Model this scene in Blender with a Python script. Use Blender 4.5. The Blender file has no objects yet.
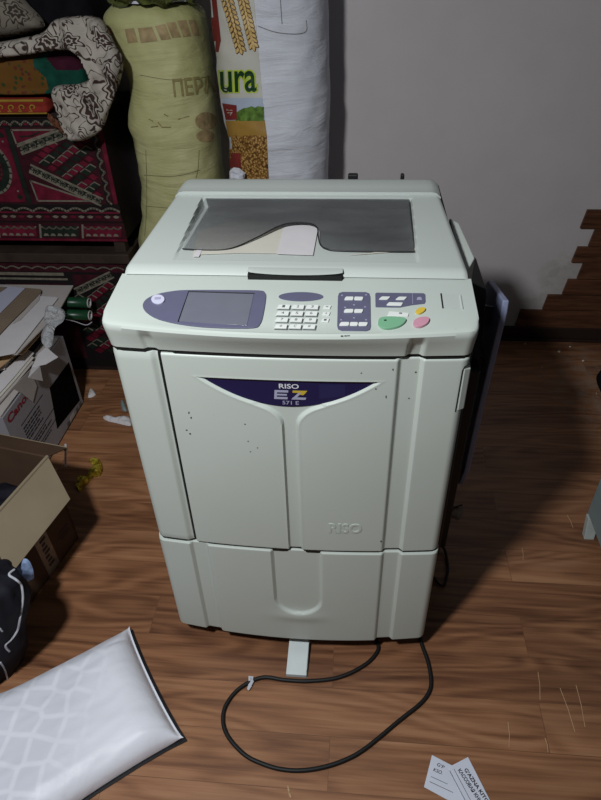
import bpy, bmesh, math, random
from mathutils import Vector, Matrix, noise
from mathutils.bvhtree import BVHTree

random.seed(7)
SC = bpy.context.scene
COL = SC.collection
PI = math.pi

# ------------------------------------------------------------------ camera
CAM = Vector((0.10822, -0.83994, 1.42922))
PITCH, YAW, ROLL, FPX = 0.659867, 0.103913, -0.032292, 614.4045
_cp, _sp = math.cos(PITCH), math.sin(PITCH)
_cr, _sr = math.cos(ROLL), math.sin(ROLL)
_fw = Vector((0, _cp, -_sp)); _up = Vector((0, _sp, _cp)); _rt = Vector((1, 0, 0))
_Z = Matrix.Rotation(YAW, 3, 'Z')
RT = _Z @ (_cr * _rt + _sr * _up)
UP = _Z @ (-_sr * _rt + _cr * _up)
FW = _Z @ _fw
cd = bpy.data.cameras.new('camera')
cd.sensor_fit = 'HORIZONTAL'
cd.sensor_width = 36.0
cd.lens = FPX * 36.0 / 601.0
cd.clip_start = 0.02
camo = bpy.data.objects.new('camera', cd)
COL.objects.link(camo)
camo.matrix_world = Matrix(((RT.x, UP.x, -FW.x, CAM.x), (RT.y, UP.y, -FW.y, CAM.y), (RT.z, UP.z, -FW.z, CAM.z), (0, 0, 0, 1)))
SC.camera = camo

# ------------------------------------------------------------------ light
SC.view_settings.view_transform = 'Standard'
SC.view_settings.look = 'None'
SC.view_settings.gamma = 1.0
SC.view_settings.use_curve_mapping = False
SC.view_settings.exposure = 0.0
w = bpy.data.worlds.new('world')
SC.world = w
w.use_nodes = True
w.node_tree.nodes['Background'].inputs[0].default_value = (0.80, 0.90, 1.0, 1)
w.node_tree.nodes['Background'].inputs[1].default_value = 0.036
ld = bpy.data.lights.new('ceiling_lamp', 'AREA')
ld.shape = 'DISK'
ld.size = 0.14
ld.energy = 26.0
ld.color = (0.97, 1.0, 1.02)
lo = bpy.data.objects.new('ceiling_lamp', ld)
COL.objects.link(lo)
lo.location = (-0.42, -0.80, 1.98)
lo.rotation_euler = (Vector((-0.35, 0.20, 0.0)) - Vector(lo.location)).to_track_quat('-Z', 'Y').to_euler()


# ------------------------------------------------------------------ pixel helpers
def ray(px, py):
    return FW + RT * ((px - 300.5) / FPX) - UP * ((py - 400) / FPX)


def at(px, py, z=0.0):
    v = ray(px, py)
    return CAM + v * ((z - CAM.z) / v.z)


def aty(px, py, y):
    v = ray(px, py)
    return CAM + v * ((y - CAM.y) / v.y)


def atx(px, py, x):
    v = ray(px, py)
    return CAM + v * ((x - CAM.x) / v.x)


def atplane(px, py, p0, n):
    v = ray(px, py)
    return CAM + v * ((p0 - CAM).dot(n) / v.dot(n))


# ------------------------------------------------------------------ materials
def s2l(c):
    return c / 12.92 if c <= 0.04045 else ((c + 0.055) / 1.055) ** 2.4


def rgb(r, g, b):
    return (s2l(r / 255), s2l(g / 255), s2l(b / 255), 1)


class NT:
    def __init__(s, name):
        s.m = bpy.data.materials.new(name)
        s.m.use_nodes = True
        s.t = s.m.node_tree
        s.bsdf = s.t.nodes['Principled BSDF']
        s.out = s.t.nodes['Material Output']

    def n(s, typ, **kw):
        nd = s.t.nodes.new(typ)
        for k, v in kw.items():
            if k.startswith('i_'):
                key = k[2:].replace('_', ' ')
                nd.inputs[int(key) if key.isdigit() else key].default_value = v
            else:
                setattr(nd, k, v)
        return nd

    def l(s, a, b):
        s.t.links.new(a, b)

    def ramp(s, fac, stops, interp='LINEAR'):
        r = s.n('ShaderNodeValToRGB')
        r.color_ramp.interpolation = interp
        els = r.color_ramp.elements
        while len(els) < len(stops):
            els.new(0.5)
        for e, (p, c) in zip(els, stops):
            e.position = p
            e.color = c if len(c) == 4 else (*c, 1)
        s.l(fac, r.inputs[0])
        return r.outputs[0]

    def coord(s, scale=(1, 1, 1), loc=(0, 0, 0), rot=(0, 0, 0), src='Object'):
        if src == 'Position':
            o = s.n('ShaderNodeNewGeometry').outputs['Position']
        else:
            o = s.n('ShaderNodeTexCoord').outputs[src]
        mp = s.n('ShaderNodeMapping')
        mp.inputs['Scale'].default_value = scale
        mp.inputs['Location'].default_value = loc
        mp.inputs['Rotation'].default_value = rot
        s.l(o, mp.inputs[0])
        return mp.outputs[0]

    def noise(s, vec, scale=5, detail=4, rough=0.5, dist=0.0):
        nd = s.n('ShaderNodeTexNoise', i_Scale=scale, i_Detail=detail, i_Roughness=rough, i_Distortion=dist)
        s.l(vec, nd.inputs['Vector'])
        return nd.outputs['Fac']

    def math(s, op, a, b=None, c=None, clamp=False):
        nd = s.n('ShaderNodeMath', operation=op, use_clamp=clamp)
        for i, v in enumerate((a, b, c)):
            if v is None:
                continue
            if isinstance(v, (int, float)):
                nd.inputs[i].default_value = v
            else:
                s.l(v, nd.inputs[i])
        return nd.outputs[0]

    def mix(s, fac, a, b, mode='MIX'):
        nd = s.n('ShaderNodeMix', data_type='RGBA', blend_type=mode)
        for sock, v in ((nd.inputs[0], fac), (nd.inputs[6], a), (nd.inputs[7], b)):
            if isinstance(v, (int, float)):
                sock.default_value = v
            elif isinstance(v, tuple):
                sock.default_value = v if len(v) == 4 else (*v, 1)
            else:
                s.l(v, sock)
        return nd.outputs[2]

    def bump(s, h, strength=0.3, dist=0.01):
        b = s.n('ShaderNodeBump', i_Strength=strength, i_Distance=dist)
        s.l(h, b.inputs['Height'])
        s.l(b.outputs[0], s.bsdf.inputs['Normal'])

    def set(s, color=None, rough=None, spec=None, metal=None):
        if color is not None:
            if isinstance(color, tuple):
                s.bsdf.inputs['Base Color'].default_value = color
            else:
                s.l(color, s.bsdf.inputs['Base Color'])
        if rough is not None:
            if isinstance(rough, (int, float)):
                s.bsdf.inputs['Roughness'].default_value = rough
            else:
                s.l(rough, s.bsdf.inputs['Roughness'])
        if spec is not None:
            s.bsdf.inputs['Specular IOR Level'].default_value = spec
        if metal is not None:
            s.bsdf.inputs['Metallic'].default_value = metal
        return s.m


def simple(name, col, rough=0.5, spec=0.4, var=0.12, scale=30, metal=0, bump=0):
    t = NT(name)
    c = t.coord()
    f = t.noise(c, scale, 4)
    dark = tuple(x * (1 - var) for x in col[:3]) + (1,)
    lite = tuple(min(1, x * (1 + var)) for x in col[:3]) + (1,)
    t.set(t.ramp(f, [(0.3, dark), (0.7, lite)]), rough, spec, metal)
    if bump:
        t.bump(f, bump, 0.004)
    return t.m


M = {}
# machine plastics
def plastic(name, col, rough=0.42):
    t = NT(name)
    c = t.coord()
    f = t.noise(c, 3.0, 5, 0.6)
    g = t.noise(c, 55.0, 3, 0.6)
    sp = t.ramp(g, [(0.70, (0, 0, 0)), (0.76, (1, 1, 1))])
    spf = t.math('MULTIPLY', sp, 0.10)
    base = t.ramp(f, [(0.3, tuple(x * 0.95 for x in col[:3])), (0.7, col)])
    t.set(t.mix(spf, base, (0.30, 0.29, 0.25, 1)), rough, 0.4)
    return t.m


M['shell'] = plastic('off_white_plastic', rgb(197, 205, 198))
M['shell_lid'] = plastic('off_white_lid_plastic', rgb(194, 201, 196))
M['dark'] = simple('dark_chassis', rgb(22, 23, 23), 0.6)
M['black_plastic'] = simple('black_plastic', rgb(24, 24, 26), 0.5)
M['slate'] = simple('slate_panel', rgb(98, 98, 122), 0.45, var=0.04)
M['screen'] = simple('grey_screen', rgb(112, 114, 126), 0.22, 0.5, var=0.03)
M['key'] = simple('key_plastic', rgb(226, 230, 226), 0.4, var=0.03)
M['keyside'] = simple('key_print_grey', rgb(92, 96, 96), 0.5)
M['green'] = simple('green_button', rgb(124, 178, 142), 0.4, var=0.03)
M['pink'] = simple('pink_button', rgb(206, 150, 168), 0.4, var=0.03)
M['yellow'] = simple('yellow_button', rgb(222, 190, 70), 0.4, var=0.03)
M['lilac'] = simple('lilac_button', rgb(205, 205, 226), 0.4, var=0.03)
M['navy'] = simple('navy_plate', rgb(28, 27, 70), 0.25, 0.5, var=0.05)
M['navy_window'] = simple('navy_window', rgb(36, 38, 80), 0.2, 0.5, var=0.05)
M['white_print'] = simple('white_print', rgb(214, 214, 222), 0.5, var=0.02)
M['grey_print'] = simple('grey_print', rgb(165, 165, 190), 0.5, var=0.02)
M['yellow_print'] = simple('yellow_print', rgb(196, 168, 60), 0.5, var=0.02)
M['bluegrey'] = simple('blue_grey_plastic', rgb(140, 148, 178), 0.45, var=0.05)
M['blue_dark'] = simple('deep_blue_plastic', rgb(66, 72, 112), 0.45, var=0.05)
M['foot'] = simple('foot_metal', rgb(214, 222, 222), 0.4, var=0.04)
M['scuff'] = simple('scuff_black', rgb(60, 60, 58), 0.8)
M['rubber'] = simple('black_rubber', rgb(20, 20, 21), 0.55)

# smoked clear plastic
t = NT('smoked_clear_plastic')
tr = t.n('ShaderNodeBsdfTransparent'); tr.inputs[0].default_value = (0.74, 0.75, 0.76, 1)
gl = t.n('ShaderNodeBsdfGlossy'); gl.inputs['Roughness'].default_value = 0.18
gl.inputs[0].default_value = (0.9, 0.92, 0.95, 1)
df = t.n('ShaderNodeBsdfDiffuse'); df.inputs[0].default_value = (0.26, 0.265, 0.27, 1)
c = t.coord(scale=(1, 3, 1), rot=(0, 0, 0.3))
sm = t.math('MULTIPLY_ADD', t.noise(c, 9, 5, 0.65), 0.40, 0.06)
mx0 = t.n('ShaderNodeMixShader'); t.l(sm, mx0.inputs[0]); t.l(tr.outputs[0], mx0.inputs[1]); t.l(df.outputs[0], mx0.inputs[2])
fr = t.n('ShaderNodeFresnel', i_IOR=1.45)
mx = t.n('ShaderNodeMixShader'); t.l(fr.outputs[0], mx.inputs[0]); t.l(mx0.outputs[0], mx.inputs[1]); t.l(gl.outputs[0], mx.inputs[2])
t.l(mx.outputs[0], t.out.inputs[0])
M['smoke'] = t.m

# crinkled clear plastic bag
t = NT('crinkled_clear_plastic')
tr = t.n('ShaderNodeBsdfTransparent'); tr.inputs[0].default_value = (0.93, 0.94, 0.95, 1)
c = t.coord()
f = t.noise(c, 28, 5, 0.6, 1.0)
t.set(t.ramp(f, [(0.35, rgb(188, 192, 198)), (0.65, rgb(250, 251, 253))]), 0.2, 0.6)
t.bump(f, 0.8, 0.02)
mx = t.n('ShaderNodeMixShader'); mx.inputs[0].default_value = 0.5
t.l(tr.outputs[0], mx.inputs[1]); t.l(t.bsdf.outputs[0], mx.inputs[2]); t.l(mx.outputs[0], t.out.inputs[0])
M['clear_bag'] = t.m

# laminate floor
t = NT('brown_laminate_planks')
pos = t.coord(src='Position', loc=(0.865, 0.0, 0))
br = t.n('ShaderNodeTexBrick', offset=0.5, offset_frequency=2)
br.inputs['Color1'].default_value = (0, 0, 0, 1); br.inputs['Color2'].default_value = (1, 1, 1, 1)
br.inputs['Mortar'].default_value = (0.5, 0.5, 0.5, 1)
br.inputs['Scale'].default_value = 1.0
br.inputs['Mortar Size'].default_value = 0.0008
br.inputs['Mortar Smooth'].default_value = 0.3
br.inputs['Brick Width'].default_value = 0.95
br.inputs['Row Height'].default_value = 0.11
t.l(pos, br.inputs['Vector'])
rnd = t.n('ShaderNodeSeparateColor'); t.l(br.outputs['Color'], rnd.inputs[0])
R0 = rnd.outputs[0]
comb = t.n('ShaderNodeCombineXYZ')
t.l(t.math('MULTIPLY', R0, 7.3), comb.inputs[0]); t.l(t.math('MULTIPLY', R0, 3.1), comb.inputs[1])
add = t.n('ShaderNodeVectorMath', operation='ADD'); t.l(pos, add.inputs[0]); t.l(comb.outputs[0], add.inputs[1])
def strm(sx, sy):
    mp = t.n('ShaderNodeMapping'); mp.inputs['Scale'].default_value = (sx, sy, 1); t.l(add.outputs[0], mp.inputs[0]); return mp.outputs[0]
g1 = t.noise(strm(1.0, 21), 1.5, 8, 0.68, 0.7)
g2 = t.noise(strm(3.0, 120), 1.4, 4, 0.6, 0.2)
n3 = t.noise(strm(0.75, 4.6), 1.5, 2, 0.45, 0.3)
rings = t.math('MULTIPLY_ADD', t.math('SINE', t.math('MULTIPLY', n3, 85.0)), 0.5, 0.5)
f = t.math('ADD', t.math('MULTIPLY', g1, 0.66), t.math('MULTIPLY', rings, 0.12))
f = t.math('ADD', f, t.math('MULTIPLY', g2, 0.24))
f = t.math('ADD', f, t.math('MULTIPLY', t.math('SUBTRACT', R0, 0.5), 0.16))
colr = t.ramp(f, [(0.25, rgb(82, 49, 31)), (0.41, rgb(124, 82, 55)), (0.55, rgb(154, 107, 74)), (0.74, rgb(178, 131, 96))])
big = t.noise(t.coord(src='Position', scale=(1.0, 4.0, 1)), 2.0, 3)
colr = t.mix(t.math('MULTIPLY', t.ramp(big, [(0.45, (0, 0, 0)), (0.7, (1, 1, 1))]), 0.35), colr, rgb(74, 44, 30))
mort = t.math('MULTIPLY', br.outputs['Fac'], 0.45)
colr = t.mix(mort, colr, rgb(40, 24, 16))
# dusty patch by the right edge, drifting over the boards
sx = t.n('ShaderNodeSeparateXYZ'); t.l(t.n('ShaderNodeNewGeometry').outputs['Position'], sx.inputs[0])
dx = t.math('SUBTRACT', sx.outputs[0], 1.03); dy = t.math('MULTIPLY', t.math('SUBTRACT', sx.outputs[1], 1.12), 0.6)
d2 = t.math('ADD', t.math('MULTIPLY', dx, dx), t.math('MULTIPLY', dy, dy))
msk = t.math('SUBTRACT', 1.0, t.math('MULTIPLY', d2, 22.0), clamp=True)
dn = t.ramp(t.noise(t.coord(src='Position'), 22, 6, 0.7), [(0.42, (0, 0, 0)), (0.62, (1, 1, 1))])
colr = t.mix(t.math('MULTIPLY', t.math('MULTIPLY', msk, dn), 0.55), colr, rgb(150, 140, 128))
t.set(colr, t.math('MULTIPLY_ADD', g2, 0.2, 0.36), 0.5)
t.bump(g2, 0.06, 0.003)
M['floor'] = t.m

# painted plaster wall
t = NT('grey_painted_plaster')
c = t.coord(src='Position')
f = t.noise(c, 2.4, 5, 0.6)
g = t.noise(c, 60, 4, 0.6)
base = t.ramp(f, [(0.3, rgb(200, 193, 193)), (0.7, rgb(210, 203, 204))])
sx = t.n('ShaderNodeSeparateXYZ'); t.l(t.n('ShaderNodeNewGeometry').outputs['Position'], sx.inputs[0])
# damp, bare stain band that climbs beside the stepped boards
ln = t.math('SUBTRACT', t.math('MULTIPLY_ADD', sx.outputs[0], 1.25, -0.74), sx.outputs[2])
edge = t.math('ADD', ln, t.math('MULTIPLY_ADD', t.noise(c, 7, 5, 0.65), 0.55, -0.27))
st = t.ramp(edge, [(0.0, (0, 0, 0)), (0.10, (1, 1, 1))])
rim = t.ramp(t.noise(c, 14, 6, 0.75), [(0.46, (0, 0, 0)), (0.5, (1, 1, 1)), (0.54, (0, 0, 0))])
colr = t.mix(t.math('MULTIPLY', st, 0.55), base, rgb(176, 172, 162))
colr = t.mix(t.math('MULTIPLY', t.math('MULTIPLY', st, rim), 0.20), colr, rgb(138, 134, 124))
t.set(colr, 0.75, 0.2)
t.bump(g, 0.12, 0.003)
M['wall'] = t.m

t = NT('dark_brown_boards')
c = t.coord(src='Position', scale=(2, 1, 22))
f = t.noise(c, 3.0, 6, 0.6, 0.6)
t.set(t.ramp(f, [(0.3, rgb(62, 38, 27)), (0.7, rgb(112, 74, 52))]), 0.5, 0.3)
M['boards'] = t.m
M['skirting'] = simple('dark_skirting', rgb(46, 32, 27), 0.5)

# woven sack fabrics
def sackmat(name, c1, c2, stain=None):
    t = NT(name)
    c = t.coord()
    f = t.noise(c, 6, 5, 0.6)
    col = t.ramp(f, [(0.3, c1), (0.7, c2)])
    wv = t.n('ShaderNodeTexWave', wave_type='BANDS', bands_direction='Z', i_Scale=130, i_Distortion=3.0); t.l(c, wv.inputs[0])
    if stain:
        g = t.noise(t.coord(scale=(1, 1, 0.6)), 3.2, 4, 0.55)
        col = t.mix(t.math('MULTIPLY', t.ramp(g, [(0.5, (0, 0, 0)), (0.68, (1, 1, 1))]), 0.6), col, stain)
    t.set(col, 0.55, 0.3)
    h = t.math('ADD', t.math('MULTIPLY', wv.outputs['Fac'], 0.03), t.noise(t.coord(scale=(0.5, 0.5, 2.4)), 8, 5, 0.6, 0.9))
    t.bump(h, 0.5, 0.02)
    return t.m


M['sack_yellow'] = sackmat('yellow_woven_sack', rgb(172, 171, 116), rgb(196, 193, 144), rgb(160, 162, 96))
M['sack_white'] = sackmat('white_woven_sack', rgb(204, 206, 216), rgb(222, 224, 232))
M['cream_print'] = simple('cream_print', rgb(198, 196, 186), 0.5, var=0.04, scale=12)
M['sky_print'] = simple('pale_blue_print', rgb(176, 188, 206), 0.5, var=0.08, scale=14)
M['leaf_print'] = simple('leafy_green_print', rgb(92, 124, 52), 0.5, var=0.5, scale=60)
M['gold_print'] = simple('gold_print', rgb(166, 128, 60), 0.5, var=0.15, scale=20)
t = NT('wheat_field_print')
vo = t.n('ShaderNodeTexVoronoi', i_Scale=150.0); t.l(t.coord(), vo.inputs['Vector'])
t.set(t.ramp(vo.outputs['Distance'], [(0.15, rgb(206, 166, 104)), (0.5, rgb(138, 98, 46)), (0.8, rgb(84, 56, 26))]), 0.5, 0.3)
M['field_print'] = t.m
M['red_print'] = simple('dark_red_print', rgb(122, 40, 40), 0.5)
M['green_text'] = simple('dark_green_print', rgb(16, 58, 26), 0.5)
M['lime_text'] = simple('lime_print', rgb(176, 196, 60), 0.5)
M['grain'] = simple('wheat_grain_print', rgb(206, 174, 112), 0.5, var=0.18, scale=90)
M['grain_dark'] = simple('wheat_outline_print', rgb(104, 74, 36), 0.5)
M['faded_brown'] = simple('faded_brown_print', rgb(156, 136, 98), 0.6, var=0.3, scale=50)
M['faded_brown2'] = simple('faded_grey_brown_print', rgb(142, 130, 84), 0.6, var=0.2, scale=60)
M['dark_green_hem'] = simple('olive_hem', rgb(74, 80, 30), 0.8, var=0.5, scale=70)
M['string'] = simple('dark_thread', rgb(96, 92, 66), 0.8)
M['crease_thread'] = simple('crease_thread', rgb(136, 136, 138), 0.8)

# chest colours
M['crimson'] = simple('crimson_paint', rgb(96, 20, 40), 0.65, 0.2, var=0.35, scale=40)
M['maroon'] = simple('maroon_paint', rgb(56, 17, 27), 0.65, 0.2, var=0.35, scale=40)
M['bottle'] = simple('bottle_green_paint', rgb(26, 36, 30), 0.65, 0.2, var=0.3, scale=40)
M['ash'] = simple('ash_outline_paint', rgb(116, 110, 97), 0.7, 0.2, var=0.25, scale=60)
M['ink'] = simple('near_black_paint', rgb(24, 18, 20), 0.7, 0.2)
M['oldwood'] = simple('dark_old_wood', rgb(58, 47, 41), 0.6, 0.2, var=0.3, scale=12)
M['oldwood_dark'] = simple('blackened_wood', rgb(38, 28, 26), 0.6, 0.2, var=0.3, scale=12)

# floral cloth
def floral(name, ground, ink, scale=9.0, thr=0.5):
    t = NT(name)
    c = t.coord()
    nz = t.n('ShaderNodeTexNoise', i_Scale=16.0, i_Detail=2.0); t.l(c, nz.inputs['Vector'])
    nd = t.n('ShaderNodeVectorMath', operation='SUBTRACT'); t.l(nz.outputs['Color'], nd.inputs[0]); nd.inputs[1].default_value = (.5, .5, .5)
    ns = t.n('ShaderNodeVectorMath', operation='SCALE'); t.l(nd.outputs[0], ns.inputs[0]); ns.inputs['Scale'].default_value = 0.035
    ad = t.n('ShaderNodeVectorMath', operation='ADD'); t.l(c, ad.inputs[0]); t.l(ns.outputs[0], ad.inputs[1])
    sp = t.n('ShaderNodeSeparateXYZ'); t.l(ad.outputs[0], sp.inputs[0])
    cb_ = t.n('ShaderNodeCombineXYZ'); t.l(t.math('MULTIPLY', sp.outputs[0], scale), cb_.inputs[0]); t.l(t.math('MULTIPLY', t.math('ADD', sp.outputs[2], sp.outputs[1]), scale), cb_.inputs[1])
    vo = t.n('ShaderNodeTexVoronoi', voronoi_dimensions='2D', i_Scale=1.0, i_Randomness=0.75); t.l(cb_.outputs[0], vo.inputs['Vector'])
    rel = t.n('ShaderNodeVectorMath', operation='SUBTRACT'); t.l(cb_.outputs[0], rel.inputs[0]); t.l(vo.outputs['Position'], rel.inputs[1])
    rs = t.n('ShaderNodeSeparateXYZ'); t.l(rel.outputs[0], rs.inputs[0])
    sc = t.n('ShaderNodeSeparateColor'); t.l(vo.outputs['Color'], sc.inputs[0])
    r = vo.outputs['Distance']
    th = t.math('MULTIPLY_ADD', sc.outputs[1], 6.0, t.math('ARCTAN2', rs.outputs[1], rs.outputs[0]))
    pet = t.math('COSINE', t.math('MULTIPLY', th, 7.0))
    b = t.math('MULTIPLY_ADD', pet, 0.06, t.math('MULTIPLY_ADD', sc.outputs[0], 0.12, 0.27))
    q = t.math('DIVIDE', r, b)
    m = t.ramp(q, [(0.0, (1, 1, 1)), (0.20, (1, 1, 1)), (0.24, (0, 0, 0)), (0.34, (0, 0, 0)), (0.37, (1, 1, 1)), (0.64, (1, 1, 1)), (0.67, (0, 0, 0)), (0.82, (0, 0, 0)), (0.86, (1, 1, 1)), (0.97, (1, 1, 1)), (0.995, (0, 0, 0))])
    keep = t.ramp(sc.outputs[2], [(thr - 0.02, (0, 0, 0)), (thr, (1, 1, 1))])
    fl_ = t.math('MULTIPLY', m, keep)
    ab = t.math('ABSOLUTE', t.math('SUBTRACT', t.noise(c, 17, 1, 0.4, 1.6), 0.5))
    vines = t.ramp(ab, [(0.014, (1, 1, 1)), (0.028, (0, 0, 0))])
    out_ = t.math('GREATER_THAN', q, 1.08)
    out_ = t.math('MAXIMUM', out_, t.math('SUBTRACT', 1.0, keep))
    leaf = t.ramp(t.noise(t.coord(scale=(1, 1, 1.6)), 30, 1, 0.4, 0.6), [(0.66, (0, 0, 0)), (0.69, (1, 1, 1))])
    mk = t.math('MAXIMUM', fl_, t.math('MULTIPLY', out_, t.math('MAXIMUM', vines, leaf)))
    gr = t.noise(c, 220, 2)
    g = t.mix(t.math('MULTIPLY', gr, 0.4), ground, tuple(x * 0.6 for x in ground[:3]))
    t.set(t.mix(mk, g, ink), 0.85, 0.15)
    t.bump(gr, 0.3, 0.003)
    return t.m


M['floral'] = floral('brown_floral_cotton', rgb(178, 170, 160), rgb(62, 48, 42), 10.5, 0.25)
M['floral_pillow'] = floral('faded_floral_cotton', rgb(128, 121, 110), rgb(58, 50, 44), 13.0, 0.4)
M['ochre'] = None
t = NT('ochre_flowered_quilt')
c = t.coord()
vo = t.n('ShaderNodeTexVoronoi', i_Scale=62.0); t.l(c, vo.inputs['Vector'])
sp = t.ramp(vo.outputs['Distance'], [(0.30, (1, 1, 1)), (0.38, (0, 0, 0))])
sc = t.n('ShaderNodeSeparateColor'); t.l(vo.outputs['Color'], sc.inputs[0])
k = t.ramp(sc.outputs[1], [(0.30, (0, 0, 0)), (0.32, (1, 1, 1))])
spc = t.ramp(sc.outputs[2], [(0.4, rgb(44, 66, 36)), (0.6, rgb(90, 46, 34))])
t.set(t.mix(t.math('MULTIPLY', sp, k), t.ramp(t.noise(c, 8, 3), [(0.3, rgb(88, 58, 24)), (0.7, rgb(106, 72, 30))]), spc), 0.8, 0.15)
M['ochre'] = t.m
M['teal_cloth'] = simple('teal_velvet', rgb(20, 66, 54), 0.85, 0.1, var=0.3)
M['plum_cloth'] = simple('plum_velvet', rgb(56, 20, 34), 0.85, 0.1, var=0.3)
M['red_cloth'] = simple('orange_red_cloth', rgb(132, 46, 38), 0.8, 0.1, var=0.15)
M['gold_cloth'] = simple('gold_braid', rgb(150, 118, 44), 0.7, 0.2, var=0.15)
M['fringe'] = simple('brown_fringe', rgb(110, 70, 50), 0.9, 0.1, var=0.4, scale=120)
M['black_cloth'] = simple('black_cloth', rgb(20, 19, 24), 0.9, 0.1, var=0.3)
M['navy_cloth'] = simple('black_navy_fabric', rgb(24, 24, 33), 0.75, 0.2, var=0.3, scale=50)
M['white_piping'] = simple('white_piping', rgb(190, 192, 200), 0.6, 0.2, var=0.1)
M['blue_cloth'] = simple('light_blue_cloth', rgb(150, 172, 212), 0.6, 0.3, var=0.25, scale=60)

# papers and card
def paper(name, col, var=0.04):
    return simple(name, col, 0.75, 0.2, var=var, scale=14)


M['paper_white'] = paper('white_paper', rgb(212, 208, 210))
M['paper_grey'] = paper('greyish_card', rgb(184, 177, 173))
M['paper_blue'] = paper('bluish_white_paper', rgb(186, 188, 208))
M['kraft'] = paper('kraft_paper', rgb(132, 116, 99), 0.08)
M['manila'] = paper('manila_card', rgb(188, 156, 120), 0.06)
M['beige'] = paper('beige_card', rgb(206, 202, 190), 0.05)
M['card_white'] = paper('bright_white_card', rgb(216, 220, 234))
M['printed'] = simple('printed_black', rgb(40, 42, 50), 0.7)
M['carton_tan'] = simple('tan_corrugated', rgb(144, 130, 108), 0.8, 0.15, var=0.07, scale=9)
M['carton_shaded'] = simple('shaded_tan_corrugated', rgb(88, 68, 54), 0.8, 0.15, var=0.1, scale=9)  # tan board darkened, shade below the flap put into the colour
M['carton_grey'] = simple('grey_white_carton', rgb(150, 146, 152), 0.7, 0.2, var=0.06, scale=9)
M['carton_black'] = simple('black_carton_print', rgb(9, 8, 8), 0.9, 0.05)
M['red_letter'] = simple('dark_red_letter', rgb(138, 30, 48), 0.6)
M['tape'] = simple('clear_brown_tape', rgb(134, 124, 112), 0.2, 0.6, var=0.25, scale=40)
M['green_roll'] = simple('green_cover', rgb(20, 66, 40), 0.35, 0.5, var=0.1)
M['dark_folder'] = simple('dark_folder', rgb(34, 34, 46), 0.4, 0.4)
t = NT('gold_foil')
c = t.coord()
f = t.noise(c, 40, 4, 0.6, 1.0)
t.set(t.ramp(f, [(0.35, rgb(140, 120, 24)), (0.6, rgb(240, 222, 90))]), 0.25, 0.5, 0.7)
t.bump(f, 0.6, 0.01)
M['foil'] = t.m
M['cabinet'] = simple('grey_green_metal', rgb(134, 150, 152), 0.45, 0.4, var=0.05)
M['pale_foot'] = simple('pale_foot', rgb(176, 184, 180), 0.5)
M['scratch'] = simple('pale_scratch', rgb(196, 164, 126), 0.7)

# white plastic packet with faint geometric print
t = NT('white_poly_packet')
c = t.coord()
vo = t.n('ShaderNodeTexVoronoi', i_Scale=19.0, feature='DISTANCE_TO_EDGE', i_Randomness=0.35); t.l(c, vo.inputs['Vector'])
ln = t.ramp(vo.outputs['Distance'], [(0.05, (0, 0, 0)), (0.14, (1, 1, 1))])
sx = t.n('ShaderNodeSeparateXYZ'); t.l(c, sx.inputs[0])
msk = t.ramp(t.math('MULTIPLY_ADD', sx.outputs[0], -3.6, 0.42), [(0.0, (0, 0, 0)), (0.35, (1, 1, 1))])
fk = t.math('MULTIPLY', t.math('MULTIPLY', ln, msk), 0.30)
t.set(t.mix(fk, rgb(236, 238, 248), rgb(186, 190, 206)), 0.42, 0.35)
t.bump(t.noise(t.coord(scale=(1, 1, 1)), 7, 4, 0.5, 0.6), 0.25, 0.02)
M['packet'] = t.m
M['packet_black'] = simple('packet_black_sheet', rgb(26, 26, 30), 0.4)


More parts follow.
